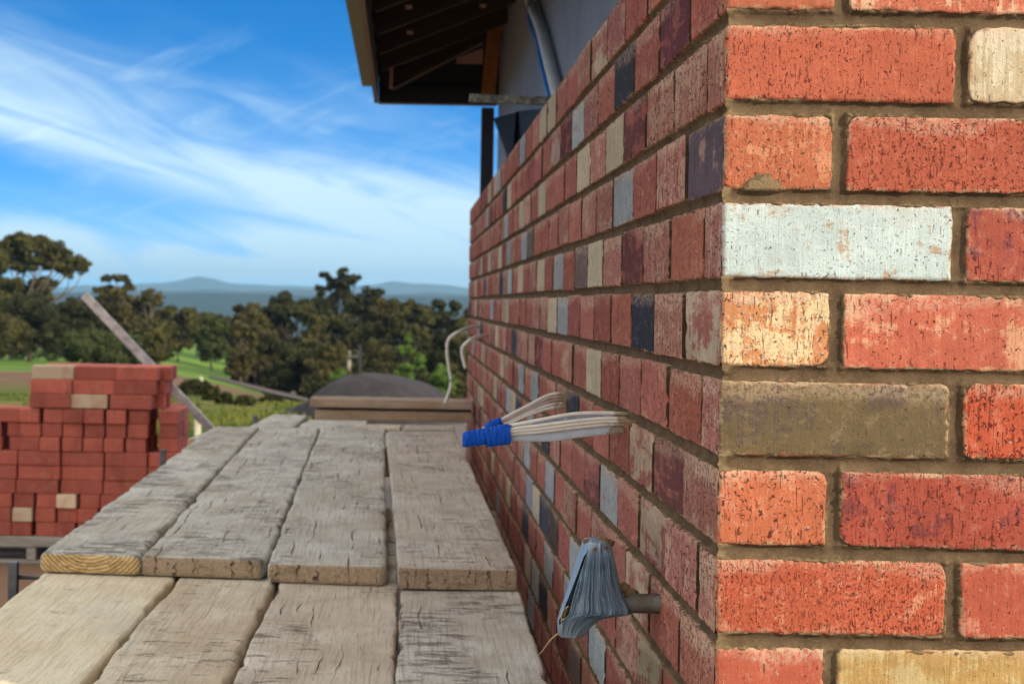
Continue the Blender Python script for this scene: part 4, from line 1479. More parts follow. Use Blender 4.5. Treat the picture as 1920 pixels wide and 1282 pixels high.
def house():
    YF = 9.6
    h = thing('house', 'unfinished house with grey wall sheeting and open dark eave above the brick wall', 'house', (1.0, 5.0, 0))
    xs = 0.470
    zt = EYE + 1.44
    b = MB()
    b.box((xs, Y0 + .17, 0), (xs + .012, YF - .02, zt))
    b.box((xs + .014, Y0 + .17, 0), (6.0, Y0 + .182, zt))
    b.box((xs + .014, YF - .032, 0), (6.0, YF - .02, zt)); b.box((6.002, Y0 + .17, 0), (6.014, YF - .02, zt))
    b.build('wall_sheeting', M_SHEET, h)
    e0 = onY(709, 194, YF); fx = e0.x; fz = e0.z
    g0 = onY(679, 163, YF)
    ya = 2.15
    b = MB(); b.box((fx - .020, ya, fz), (fx, YF, fz + .19)); b.build('fascia', M_FASC, h)
    # gutter trough: outer wall, floor and rolled lip
    b = MB()
    gx0, gx1, gz = g0.x, fx - .022, g0.z
    b.box((gx0, ya, gz), (gx1, YF - .02, gz + .004)); b.box((gx0, ya, gz + .004), (gx0 + .004, YF - .02, gz + .10))
    b.box((gx0, YF - .02, gz), (gx1, YF - .016, gz + .10)); b.tube([(gx0, ya, gz + .10), (gx0, YF - .02, gz + .10)], .007, 8)
    b.box((gx0, ya - .004, gz), (gx1, ya, gz + .10))
    b.build('gutter', M_GUT, h)
    pitch = math.radians(22)
    tp = math.tan(pitch)
    # roof
    zr = fz + .215
    xr = 3.2
    b = MB()
    def slope(xa, xb):
        th = .03
        za, zb2 = zr + (xa - fx) * tp if xb <= xr else zr + (2 * xr - xa - fx) * tp, zr + (xb - fx) * tp if xb <= xr else zr + (2 * xr - xb - fx) * tp
        vs = [(xa, ya, za), (xb, ya, zb2), (xb, YF + .05, zb2), (xa, YF + .05, za)]
        vs += [(x, y, z + th) for x, y, z in vs]
        b.add(vs, [(0, 3, 2, 1), (4, 5, 6, 7), (0, 1, 5, 4), (1, 2, 6, 5), (2, 3, 7, 6), (3, 0, 4, 7)])
    slope(fx - .07, xr); slope(xr, 2 * xr - fx + .07)
    b.build('roof', M_ROOF, h)
    n = 0
    y = ya + .06
    while y < YF - .1:
        b = MB()
        p0 = Vector((fx + .002, y, fz + .125)); p1 = Vector((1.6, y, fz + .125 + (1.6 - fx) * tp))
        b.beam(p0, p1, .045, .125)
        b.build('rafter', M_RAFT, h)
        y += .60
    # battens seen between the rafters
    b = MB()
    for k in range(3):
        x = fx + .14 + k * .24; z = fz + .198 + (x - fx) * tp
        b.box((x - .018, ya, z - .006), (x + .018, YF - .05, z + .004))
    b.build('batten', M_RAFT, h)
    for (x, y, Yp) in ((701, 30, 7.6), (766, 14, 7.2), (768, 62, 8.1), (905, 12, 7.8)):
        p = onY(x, y, Yp)
        b = MB(); b.box((p.x - .012, p.y - .004, p.z - .008), (p.x + .014, p.y, p.z + .008)); b.build('nail_plate', M_PEACH, h)
    # closing frame at the far end of the eave
    b = MB(); b.box((fx + .002, YF - .06, fz + .002), (xs - .002, YF, fz + .085)); b.box((xs + .002, YF - .01, fz + .002), (xs + .2, YF + .03, fz + .085)); b.build('eave_beam', M_BLACKT, h)
    b = MB(); b.box((fx + .002, YF - .066, fz - .006), (xs - .01, YF - .002, fz)); b.build('eave_trim', M_FASC, h)
    b = MB()
    vs = [(fx + .001, YF - .03, fz + .087), (xs + .2, YF - .015, fz + .087), (xs + .2, YF - .015, fz + .2 + (xs + .2 - fx) * tp), (fx + .001, YF - .03, fz + .2)]
    vs += [(x, yv + .012, z) for x, yv, z in vs]
    b.add(vs, [(0, 1, 2, 3), (7, 6, 5, 4), (0, 4, 5, 1), (1, 5, 6, 2), (2, 6, 7, 3), (3, 7, 4, 0)])
    b.build('eave_end_panel', M_BLACKT, h)
    p, q = onY(727, 112, YF - .3), onY(733, 166, YF - .3)
    b = MB(); b.beam(q, Vector((p.x + .02, p.y, p.z)), .018, .03, up=(0, 1, 0)); b.build('eave_bracket', M_PEACH, h)
    # light edge along the lower rafter
    p, q = onY(736, 168, YF - .35), onY(905, 82, YF - .35)
    b = MB(); b.beam(p, q, .012, .012); b.build('rafter_edge', M_FASC, h)
    p, q = onY(856, 120, YF - .1), onY(905, 92, YF - .1)
    b = MB(); b.box((p.x, YF - .12, p.z), (q.x, YF - .1, q.z)); b.build('timber_block', M_PEACH, h)
    # corner post and leaning stud
    p, q = onY(903, 190, YF + .05), onY(927, 190, YF + .05)
    b = MB(); b.box((p.x, YF + .03, 0), (q.x, YF + .09, fz - .008), bev=.003); b.build('corner_post', M_POST, h)
    p, q = onY(914, 190, YF - .5), onY(935, -30, YF - .5)
    b = MB(); b.beam(p, q, .066, .05, up=(0, 1, 0)); b.build('stud', M_STUD, h)
    # speckled bar
    p, q = onY(880, 184, 5.4), onY(1058, 191.5, 5.4)
    b = MB(); b.beam(p, q, .022, .024, bev=.002)
    m, N, bs = new_mat('speckled_bar')
    tc = N.new('ShaderNodeTexCoord'); n = N.noise(tc.outputs['Object'], 55, 5, .7)
    N.put(bs.inputs['Base Color'], N.mix(N.step(n, .38, .66), lin(76, 76, 80), lin(160, 160, 136)))
    bs.inputs['Roughness'].default_value = .6
    b.build('brace_bar', m, h)
    # folded navy flashing hanging behind the wall top
    b = MB()
    def quad(pts, Yq):
        vs = [onY(x, y, Yq + d) for x, y, d in pts]
        vs2 = [v + Vector((0.002, .004, 0)) for v in vs]
        b.add(vs + vs2, [(3, 2, 1, 0), (4, 5, 6, 7), (0, 1, 5, 4), (1, 2, 6, 5), (2, 3, 7, 6), (3, 0, 4, 7)])
    quad([(925, 222, .3), (967, 211, 0), (961, 305, 0), (952, 298, .2)], 7.2)
    quad([(972, 208, -.02), (1038, 203, -1.75), (1028, 300, -1.7), (981, 310, -.1)], 7.2)
    quad([(966, 211, 0), (973, 208, -.02), (981, 310, -.1), (961, 305, 0)], 7.23)
    b.build('flashing', M_NAVY, h)
    # services in the cavity
    xc = .444
    pts = spline([onX(x, y, xc) for x, y in ((978, -40), (996, 10), (1012, 50), (1024, 95), (1034, 135), (1044, 175), (1054, 225))], 8)
    b = MB(); b.tube(pts, .0185, 14)
    o = b.build('conduit', simple_mat('white_conduit', lin(224, 228, 230), .4, 0, .1, 6, .1), None, True)
    tag(o, 'white plastic conduit running down the grey sheeting behind the wall', 'pipe')
    pts = spline([onX(x, y, xc - .012) for x, y in ((992, 10), (994, 42), (1003, 66), (1010, 84), (1014, 112), (1022, 146), (1031, 182), (1040, 220))], 8)
    b = MB(); b.tube(pts, .0085, 10)
    o = b.build('blue_pipe', simple_mat('blue_pipe', lin(30, 124, 208), .4, 0, .1, 6, .1), None, True)
    tag(o, 'thin bright blue pipe twisting beside the white conduit', 'pipe')


house()


# ------------------------------------------------------------------ stack of bricks on a pallet, leaning timber
def stack_mat(name, base, dark):
    m, N, bs = new_mat(name)
    tc = N.new('ShaderNodeTexCoord'); oi = N.new('ShaderNodeObjectInfo')
    v = N.vmath('ADD', tc.outputs['Object'], N.vmath('SCALE', oi.outputs['Location']) if False else oi.outputs['Location'])
    n = N.noise(N.vmath('MULTIPLY', v, (11.0, 11.0, 5.0)), 1, 4, .6)
    n2 = N.noise(v, 90, 4, .65)
    c = N.mix(N.step(n, .45, .72), base, dark)
    n3 = N.noise(v, 24, 5, .7)
    c = N.mix(N.math('MULTIPLY', N.step(n3, .5, .7), .35), c, lin(196, 140, 116))
    k = N.math('MULTIPLY_ADD', oi.outputs['Random'], .42, .79)
    k = N.math('MULTIPLY', k, N.math('MULTIPLY_ADD', n2, .5, .75))
    sc = N.new('ShaderNodeVectorMath', operation='SCALE'); N.put(sc.inputs[0], c); N.put(sc.inputs['Scale'], k)
    N.put(bs.inputs['Base Color'], sc.outputs[0])
    bs.inputs['Roughness'].default_value = .9
    N.put(bs.inputs['Normal'], N.bump(n2, .5, .003))
    return m


def brick_mesh(name, mat):
    b = MB(); b.box((-.1125, -.053, 0), (.1125, .053, .0745), bev=.004)
    me = np_mesh(name, np.array(b.v), [np.array(f) for f in b.f], False)
    me.materials.append(mat)
    return me


ORD = ['first', 'second', 'third', 'fourth', 'fifth', 'sixth', 'seventh', 'eighth', 'ninth', 'tenth', 'eleventh', 'twelfth']


def brick_stack():
    YS = 9.93
    red = brick_mesh('stack_brick', stack_mat('stack_brick_red', lin(186, 98, 80), lin(158, 82, 70)))
    cream = brick_mesh('stack_brick_cream', stack_mat('stack_brick_cream', lin(226, 202, 168), lin(204, 164, 134)))
    G = 'bricks in the stack on the pallet'
    base = onY(100, 1005, YS).z
    ch = 0.0762
    def X(cx): return onY(cx / 2.787, 850, YS).x
    def put(me, x, y, z, head, lab):
        o = bpy.data.objects.new('stack_brick', me); COL.objects.link(o)
        o.location = (x + RNG.normal(0, .0035), y + RNG.normal(0, .0065), z)
        o.rotation_euler = (0, 0, (math.pi / 2 if head else 0) + RNG.normal(0, .018))
        tag(o, lab, 'brick', G)
    # rows from the top: (course index from top, header?, [(left crop px, cream?)...], front set-back, width px)
    st = [(0, [(150, 1), (375, 0), (602, 0)], .02), (1, [(150, 0), (361, 0), (585, 0)], .012), (2, [(146, 0), (338, 1), (575, 0)], .0),
          (6, [(-125, 0), (98, 0), (324, 0), (550, 0), (776, 0)], .0), (7, [(-130, 0), (95, 0), (321, 0), (548, 0), (773, 0)], .0), (8, [(-135, 0), (90, 0), (316, 0), (545, 0), (772, 0)], .0)]
    hd = [(3, [(106, 0), (219, 0), (330, 0), (441, 0), (553, 0), (664, 0)]), (4, [(104, 0), (219, 0), (326, 0), (436, 0), (548, 0), (660, 0)]), (5, [(103, 0), (214, 0), (325, 0), (430, 0), (546, 0), (658, 0)]),
          (9, [(-150, 0), (-38, 0), (73, 0), (195, 0), (306, 1), (419, 0), (531, 0), (642, 0), (755, 0)]), (10, [(-152, 0), (-40, 0), (74, 1), (189, 0), (302, 0), (414, 0), (528, 0), (640, 0), (752, 0)]),
          (11, [(-154, 0), (-42, 0), (72, 0), (188, 0), (300, 0), (412, 0), (526, 0), (640, 0), (752, 0)])]
    used = {}
    back = 'red brick in the rear row of the pallet stack'
    for ci, items, sb in st:
        z = base + (11 - ci) * ch
        if ci < 3: z += 0.004
        for k, (cx, cr) in enumerate(items):
            x = X(cx) + .1125
            if cr: lab = f'cream brick laid lengthwise in the {ORD[ci]} course from the top of the stack'
            else: lab = f'red stretcher brick, {ORD[k]} from left in the {ORD[ci]} course down of the stack'
            put(cream if cr else red, x, YS + .053 + sb, z, False, lab)
            for r in range(1, 4 if ci < 3 else 4):
                put(red, x + (0.035 if ci < 3 else 0) + .01 * (r % 2), YS + .053 + .112 * r + sb, z, False, back)
    for ci, items in hd:
        z = base + (11 - ci) * ch
        for k, (cx, cr) in enumerate(items):
            x = X(cx) + .053
            if cr: lab = f'cream brick showing its end in the {ORD[ci]} course from the top of the stack'
            else: lab = f'red end-on brick, {ORD[k]} from left in the {ORD[ci]} course down of the stack'
            put(cream if cr else red, x, YS + .1125, z, True, lab)
            put(red, x, YS + .345, z, True, back)
    # outer columns, half a course lower
    for j in range(3):
        z = base + (8 - j) * ch - .0
        put(red, X(823) + .053, YS + .16, z, True, f'red end-on brick, {ORD[j]} from top in the separate column by the leaning timber')
        put(red, X(823) + .053, YS + .40, z, True, back)
        put(red, X(768) + .053, YS + .64, z, True, back)
        if j:
            put(red, X(44) + .05 - .004, YS + .15, z, True, f'red end-on brick, {"upper" if j == 1 else "lower"} one right of the dark slot at the left of the stack')
            put(red, X(-104) + .053, YS + .15, z, True, f'red end-on brick, {"upper" if j == 1 else "lower"} one left of the dark slot at the picture edge')
    z = base + 8 * ch
    put(red, X(-84) + .1125, YS + .08, z, False, 'red brick capping the dark slot at the left side of the stack')
    put(red, X(-84) + .1125, YS + .20, z, False, back)
    for j in range(3):      # what stands behind the slot
        put(red, X(-215) + .053, YS + .15, base + (8 - j) * ch, True, back)

    # pallet
    mw = simple_mat('pallet_timber', lin(190, 182, 170), .9, 0, .3, 8, .4, .004, stretch=(1, 6, 6))
    x0, x1 = X(-330), X(905)
    pz = base
    t = thing('pallet', 'grey timber pallet carrying the stack of red bricks', 'pallet', ((x0 + x1) / 2, YS + .3, 0))
    for k in range(5):
        y = YS - .02 + k * .125
        b = MB(); b.box((x0, y, pz - .056 if k == 0 else pz - .024), (x1, y + .10, pz - .002), bev=.003); b.build('deck_board', mw, t)
    for xx in (X(-300), X(150), X(520), X(860)):
        b = MB(); b.box((xx, YS - .015, .022), (xx + .05, YS + .56, pz - .058), bev=.003); b.build('bearer', mw, t)
    for y in (YS - .01, YS + .26, YS + .5):
        b = MB(); b.box((x0, y, .001), (x1, y + .09, .020), bev=.003); b.build('base_board', mw, t)

    # grey timber leaning behind the stack
    YT = 10.72
    p, q = onY(158, 553, YT), onY(392, 808, YT)
    d = (q - p).normalized(); s = (0.0 - p.z) / d.z
    foot = p + d * s
    foot.z = 0.02; foot.y += .12
    me = None
    W = .050
    nrm = Vector((d.z, 0, -d.x)).normalized()
    A, B_ = p - nrm * W / 2, p + nrm * W / 2
    C_, D_ = foot - nrm * W / 2, foot + nrm * W / 2
    b = MB(); b.beam(p, foot, W, .034, up=(0, 1, 0), bev=.003)
    o = b.build('leaning_timber', simple_mat('weathered_grey_post', lin(226, 222, 216), .9, 0, .3, 9, .4, .004, stretch=(2, 2, 2), col2=lin(176, 170, 166)))
    tag(o, 'grey weathered timber leaning diagonally behind the brick stack', 'timber')


brick_stack()


# ------------------------------------------------------------------ ground, heap, far country
PROF = [(-30, -1.44), (0, -1.44), (12, -1.44), (19, -1.47), (26, -1.56), (33, -1.78), (42, -1.92), (56, -2.30), (70, -2.8), (100, -3.7), (150, -4.7), (220, -5.8), (320, -7.2), (450, -10.5), (700, -24), (1100, -52),
        (1700, -50), (2400, -34), (2900, -12), (3300, 10), (3800, 4), (4500, -10), (5500, -8), (9000, -5)]
PY_, PZ_ = [a for a, _ in PROF], [b for _, b in PROF]


def ground_z(x, y):
    x = np.asarray(x, float); y = np.asarray(y, float)
    z = np.interp(y, PY_, PZ_)
    far = np.clip((y - 25) / 150, 0, 1)
    z = z + vnoise(x / 60, y / 60, 0, 3, 2) * 0.5 * far * np.clip(y / 300, 0.3, 1)
    big = np.clip((y - 1800) / 1500, 0, 1)
    z = z + vnoise(x / 700, y / 900, 0, 9, 3) * 15 * big
    # the paddocks fall away to the right
    bx = np.clip(x / np.maximum(y, 1.0) * F + VPX, 330, 800) - 330
    z = z - 0.21 * bx / F * np.minimum(y, 420) * np.clip((y - 30) / 22, 0, 1) * np.clip((1200 - y) / 700, 0, 1)
    return z + EYE


def terrain():
    ys = np.concatenate([np.arange(-30, 60, 2.0), np.geomspace(60, 9000, 150)])
    tx = np.linspace(-1.0, 1.0, 161)
    tx = np.sign(tx) * np.abs(tx) ** 1.5
    U, Y = np.meshgrid(tx, ys, indexing='ij')
    X = U * (40 + np.maximum(Y, 0) * 0.85)
    Z = ground_z(X, Y)
    V = np.stack([X, Y, Z], -1).reshape(-1, 3)
    me = np_mesh('ground', V, grid_faces(*U.shape))
    m, N, bs = new_mat('ground_country')
    tc = N.new('ShaderNodeTexCoord'); v = tc.outputs['Object']
    sp = N.new('ShaderNodeSeparateXYZ'); N.put(sp.inputs[0], v)
    x, y = sp.outputs[0], sp.outputs[1]
    wob = N.math('MULTIPLY_ADD', N.noise(v, .25, 4, .6), 6.0, -3.0)
    yw = N.math('ADD', y, wob)
    n1 = N.noise(v, 3.0, 5, .65); n2 = N.noise(v, .12, 4, .6); n3 = N.noise(v, .02, 4, .6); n4 = N.noise(v, 0.6, 4, .7)
    dirt = N.mix(n1, lin(150, 118, 92), lin(122, 98, 80))
    lawn = N.mix(N.step(n4, .35, .65), lin(116, 108, 50), lin(66, 82, 34))
    bank = N.mix(N.step(n4, .35, .7), lin(122, 94, 74), lin(94, 76, 60))
    padd = N.mix(N.step(n2, .38, .6), lin(112, 146, 56), lin(66, 96, 40))
    padd = N.mix(N.math('MULTIPLY', N.step(n4, .45, .65), .5), padd, lin(94, 98, 52))
    forest = N.mix(N.step(n3, .35, .65), lin(34, 44, 32), lin(50, 60, 40))
    side = N.step(N.math('ADD', x, N.math('MULTIPLY', wob, .06)), -1.15, -.75, 0.0, 8.5)
    dirt = N.mix(N.step(x, -1.2, -.6), dirt, N.mix(n1, lin(112, 104, 100), lin(88, 82, 80)))
    c = N.mix(N.step(N.math('SUBTRACT', yw, side), 15.5, 17.5), dirt, lawn)
    c = N.mix(N.step(yw, 29.0, 34.0), c, N.mix(N.step(n4, .45, .6), lin(76, 92, 40), lin(98, 92, 56)))
    c = N.mix(N.step(yw, 36.0, 42.0), c, bank)
    c = N.mix(N.step(N.math('ADD', yw, N.math('MULTIPLY', x, .35)), 50.0, 56.0), c, padd)
    c = N.mix(N.step(N.math('ADD', y, N.math('MULTIPLY', wob, 30.0)), 420.0, 560.0), c, forest)
    N.put(bs.inputs['Base Color'], c)
    bs.inputs['Roughness'].default_value = .95
    bs.inputs['Specular IOR Level'].default_value = .1
    N.put(bs.inputs['Normal'], N.bump(n1, .6, .05))
    o = link('ground', me, m); tag(o, kind='structure')

    # far ranges
    def rng_hill(name, Y, pts, col, depth):
        xs = np.linspace(-600, 2600, 400)
        hh = np.interp(xs, [p[0] for p in pts], [p[1] for p in pts]) - vnoise(xs / 40, 0, 0, 21, 3) * 2.2
        rows = []
        for k, (f, dy) in enumerate(((0, -depth), (0.45, -depth * .6), (0.8, -depth * .25), (1.0, 0), (.5, depth))):
            r = []
            for px_, py_ in zip(xs, hh):
                p = onY(px_, py_, Y)
                zlow = EYE - 30
                zz = zlow + (p.z - zlow) * f + (vnoise(px_ / 30, k, 0, 5, 2) * 6 * (0 < k < 3))
                r.append((p.x * (1 + dy / Y), Y + dy, zz))
            rows.append(r)
        V = np.array(rows).reshape(-1, 3)
        me = np_mesh(name, V, grid_faces(len(rows), len(xs), True))
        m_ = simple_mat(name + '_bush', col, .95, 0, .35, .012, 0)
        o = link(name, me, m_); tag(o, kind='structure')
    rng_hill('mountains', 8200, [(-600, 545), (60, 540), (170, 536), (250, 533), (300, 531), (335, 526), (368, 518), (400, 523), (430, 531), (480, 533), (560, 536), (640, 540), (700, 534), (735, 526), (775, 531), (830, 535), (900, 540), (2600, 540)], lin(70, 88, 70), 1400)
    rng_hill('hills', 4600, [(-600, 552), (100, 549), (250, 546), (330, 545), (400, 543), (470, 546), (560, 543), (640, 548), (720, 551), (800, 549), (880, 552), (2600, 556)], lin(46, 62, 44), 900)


terrain()


def ground_hit(px, py):
    a, b = ray(px, py)
    ys = np.arange(12, 400, .05)
    d = (EYE + b * ys) - ground_z(a * ys, ys)
    k = int(np.argmax(d < 0))
    return np.array([a * ys[k], ys[k], ground_z(a * ys[k], ys[k])])


def road():
    up = [(392, 706), (420, 711), (450, 716), (490, 723), (530, 730), (570, 738), (610, 748)]
    dn = [(392, 709), (420, 716), (450, 724), (490, 735), (530, 746), (570, 756), (610, 768)]
    A = np.array([ground_hit(*p) for p in up]); B_ = np.array([ground_hit(*p) for p in dn])
    rows = [A + (B_ - A) * t for t in np.linspace(0, 1, 7)]
    V = np.array(rows).reshape(-1, 3)
    V[:, 2] = ground_z(V[:, 0], V[:, 1]) + .05
    me = np_mesh('road', V, grid_faces(7, len(up)))
    tag(link('road', me, simple_mat('dark_asphalt', lin(86, 75, 70), .95, 0, .3, 1.2, .3)), kind='structure')


road()


def heap():
    Yh = 24.0
    o_top = onY(715, 700, Yh)
    cx = o_top.x
    zg = float(ground_z(cx, Yh))
    hgt = o_top.z - zg
    n = 70
    u = np.linspace(-1, 1, n); U, V_ = np.meshgrid(u, u, indexing='ij')
    R_ = np.sqrt(U ** 2 + V_ ** 2)
    z = np.clip(1 - (R_ * 1.25) ** 3.0, 0, None)
    R2 = np.sqrt((U + .62) ** 2 + (V_ - .1) ** 2)
    z = np.maximum(z, np.clip(.50 - R2 * 1.2, 0, None))
    z = z + (vnoise(U * 4, V_ * 4, 0, 4, 2) * .06 + vnoise(U * 12, V_ * 12, 0, 6, 3) * .035) * (z > 0)
    W = 1.42
    P = np.stack([cx + U * W, Yh + V_ * W, zg - .02 + z * hgt], -1)
    me = np_mesh('gravel_heap', P.reshape(-1, 3), grid_faces(n, n))
    m = simple_mat('grey_gravel', lin(58, 54, 58), .95, 0, .4, 4, .8, .03)
    tag(link('gravel_heap', me, m), 'smooth dark grey heap of gravel beyond the deck', 'gravel heap')


heap()


def rough_grass():
    rng = np.random.default_rng(77)
    n = 15000
    y = rng.uniform(17, 34, n); px_ = rng.uniform(-60, 640, n)
    x = (px_ - VPX) / F * y
    clump = vnoise(x * .9, y * .5, 0, 14, 3)
    keep = (clump > rng.uniform(-.1, .6, n)) & (x < -1.0)
    x, y = x[keep], y[keep]
    m = len(x)
    z = ground_z(x, y)
    h = rng.uniform(.02, .06, m) * (1 + np.clip(vnoise(x * .5, y * .3, 0, 15, 2), 0, 1) * 1.4)
    a = rng.uniform(0, math.pi, m); w = rng.uniform(.015, .04, m)
    lx, ly = rng.normal(0, .035, m), rng.normal(0, .035, m)
    P0 = np.stack([x - np.cos(a) * w, y - np.sin(a) * w, z - .01], 1)
    P1 = np.stack([x + np.cos(a) * w, y + np.sin(a) * w, z - .01], 1)
    P2 = np.stack([x + lx + np.cos(a) * w * .3, y + ly, z + h], 1)
    P3 = np.stack([x + lx - np.cos(a) * w * .3, y + ly, z + h * .95], 1)
    V = np.stack([P0, P1, P2, P3], 1).reshape(-1, 3)
    me = np_mesh('rough_grass', V, np.arange(len(V)).reshape(-1, 4), False)
    mt, N, bs = new_mat('rough_grass_blades')
    tc = N.new('ShaderNodeTexCoord')
    q = N.noise(tc.outputs['Object'], .35, 4, .65)
    N.put(bs.inputs['Base Color'], N.mix(N.step(q, .38, .62), lin(102, 106, 50), lin(64, 86, 36)))
    bs.inputs['Roughness'].default_value = .8
    bs.inputs['Specular IOR Level'].default_value = .15
    tag(link('rough_grass', me, mt), kind='stuff')


rough_grass()


# ------------------------------------------------------------------ trees
def leaf_mat(name, a, b):
    m, N, bs = new_mat(name)
    tc = N.new('ShaderNodeTexCoord')
    n = N.noise(tc.outputs['Object'], .8, 4, .6); n2 = N.noise(tc.outputs['Object'], 7, 2, .6)
    c = N.mix(N.step(n, .35, .65), a, b)
    c = N.mix(N.math('MULTIPLY', n2, .5), c, (a[0] * .4, a[1] * .4, a[2] * .4, 1))
    N.put(bs.inputs['Base Color'], c)
    bs.inputs['Roughness'].default_value = .7
    bs.inputs['Specular IOR Level'].default_value = .15
    return m


LM = {'olive': leaf_mat('olive_leaves', lin(92, 88, 48), lin(56, 58, 34)),
      'brown': leaf_mat('brownish_leaves', lin(96, 88, 50), lin(58, 58, 35)),
      'dark': leaf_mat('dark_leaves', lin(68, 70, 40), lin(44, 48, 30)),
      'green': leaf_mat('fresh_leaves', lin(98, 124, 52), lin(76, 102, 44)),
      'mid': leaf_mat('mid_green_leaves', lin(76, 84, 44), lin(60, 68, 38))}
M_BARK = simple_mat('eucalypt_bark', lin(120, 106, 92), .9, 0, .4, 3, .4, .02)
M_DBARK = simple_mat('dark_bark', lin(74, 62, 52), .9, 0, .4, 3, .4, .02)


def leaf_clump(rng, c, r, flat, n, size, out):
    d = rng.normal(size=(n, 3)); d /= np.linalg.norm(d, axis=1)[:, None]
    rad = r * rng.uniform(.45, 1.0, n) ** .6
    p = c + d * rad[:, None] * np.array([1, 1, flat])
    a = rng.normal(size=(n, 3)); a /= np.linalg.norm(a, axis=1)[:, None]
    b = np.cross(a, d + rng.normal(size=(n, 3)) * .6); b /= np.linalg.norm(b, axis=1)[:, None] + 1e-9
    s = size * rng.uniform(.6, 1.35, n)[:, None]
    q = np.stack([p - a * s - b * s * .55, p + a * s * .2 - b * s * .75, p + a * s + b * s * .1, p - a * s * .1 + b * s * .75], 1)
    out.append(q)


def tree(label, px, ytop, wpx, Y, tone, kind='gum', seed=1, group='gum trees beyond the yard', name='gum_tree', shape=None, dense=1.0):
    """shape: optional list of (dx px, y px, radius px, flat) clumps in the photograph"""
    rng = np.random.default_rng(seed)
    base = onY(px, 700, Y)
    gx = base.x; gz = float(ground_z(gx, Y))
    top = onY(px, ytop, Y).z
    H = top - gz; k = Y / F
    W = wpx * k
    cl = []
    if shape:
        for dx, y, r, fl in shape:
            p = onY(px + dx, y, Y + rng.uniform(-.3, .3) * r * k * 2)
            cl.append((np.array(p), r * k * (1.22 if seed == 101 else 1.12), fl))
    else:
        n = int(rng.integers(26, 32)) if kind == 'gum' else 26
        for i in range(n):
            if kind == 'gum':
                f = rng.uniform(.22, .92); spread = W / 2 * (1 - .55 * abs(f - .62) / .4)
                a = rng.uniform(0, 2 * math.pi); rr = spread * math.sqrt(rng.uniform(.05, 1))
                r = W * rng.uniform(.12, .20)
                c = np.array([gx + math.cos(a) * rr * .85, Y + math.sin(a) * rr * .85, gz + min(f * H, H - r * .75)])
                cl.append((c, r, rng.uniform(.6, .9)))
            else:
                f = rng.uniform(.12, .85); spread = W / 2 * (1 - .5 * f)
                a = rng.uniform(0, 2 * math.pi); rr = spread * math.sqrt(rng.uniform(0, .8))
                r = W * rng.uniform(.16, .26)
                cl.append((np.array([gx + math.cos(a) * rr, Y + math.sin(a) * rr, gz + min(f * H, H - r * .8)]), r, .8))
        c = np.array([gx + rng.normal(0, W * .05), Y, gz + H - W * .13]); cl.append((c, W * .15, .85))
    t = thing(name, label, 'shrub' if kind == 'bush' else 'tree', (gx, Y, gz), group)
    out = []
    lsz = max(.10, 3.0 * k) if kind != 'bush' else max(.05, 2.5 * k)
    for c, r, fl in cl:
        # several smaller sprays make each clump, so its outline stays broken
        ns = 6
        for j in range(ns):
            d = rng.normal(size=3); d /= np.linalg.norm(d)
            cc = c + d * r * .62 * np.array([1, 1, fl])
            m = int(np.clip(26 * dense * (r / lsz) ** 1.6 / ns, 12, 170))
            leaf_clump(rng, cc, r * .48, fl, m, lsz, out)
    q = np.concatenate(out)
    V = q.reshape(-1, 3)
    Fq = np.arange(len(V)).reshape(-1, 4)
    link('crown', np_mesh('crown', V, Fq, False), LM[tone], t)
    b = MB()
    r0 = max(.05, H * .018) if kind != 'bush' else H * .03
    fork = Vector((gx + rng.normal(0, .03 * W), Y, gz + H * (.30 if kind == 'gum' else .12)))
    b.tube(spline([(gx, Y, gz - .1), (gx + rng.normal(0, .02 * W), Y, gz + H * .15), fork], 4), [r0 * 1.25, r0 * 1.1, r0, r0, r0, r0 * .95, r0 * .9, r0 * .9, r0 * .85], 8)
    for c, r, fl in cl:
        e = Vector(c)
        mid = fork.lerp(e, .5) + Vector((rng.normal(0, .06) * W, rng.normal(0, .06) * W, .03 * H))
        pts = spline([fork, mid, e], 4)
        b.tube(pts, [r0 * (.55 - .45 * i / (len(pts) - 1)) for i in range(len(pts))], 6)
    b.build('trunk', M_BARK if tone in ('olive', 'brown') else M_DBARK, t, True)
    return t


# the big spreading gum at the left edge
tree('large spreading gum tree with sky gaps in its crown, at the left picture edge', 22, 432, 300, 118, 'olive', 'gum', 101, shape=[
    (-5, 455, 24, .6), (15, 448, 20, .6), (40, 452, 22, .6), (62, 460, 20, .7), (85, 470, 19, .8), (100, 484, 18, .8), (118, 490, 16, .8), (135, 505, 12, .8), (62, 490, 22, .6), (35, 494, 20, .6), (12, 500, 18, .6),
    (80, 500, 18, .6), (-20, 470, 22, .8), (-40, 500, 30, .8), (-20, 520, 22, .8), (-5, 535, 24, .8), (20, 545, 24, .8), (50, 540, 20, .8), (70, 528, 16, .6), (108, 515, 9, .8), (135, 495, 12, .8), (-50, 545, 34, .9), (-20, 580, 34, .9), (30, 580, 30, .9), (60, 575, 26, .9), (-70, 470, 30, .8), (40, 472, 30, .7), (95, 502, 20, .7), (70, 478, 24, .7), (0, 480, 28, .7), (-30, 500, 30, .8), (112, 498, 16, .7)])
GT = 'gum trees beyond the yard'
tree('dark bushy tree below the large spreading gum', 55, 545, 150, 108, 'dark', 'bush', 102, GT, 'dark_tree')
tree('dark rounded tree behind the tip of the leaning timber', 140, 556, 140, 112, 'dark', 'bush', 103, GT, 'dark_tree')
tree('olive undergrowth tree at the left picture edge, under the large gum', -15, 580, 150, 100, 'olive', 'bush', 104, GT, 'dark_tree')
tree('low dull green shrub mass behind the brick stack', 180, 618, 150, 98, 'mid', 'bush', 105, GT, 'dark_tree')
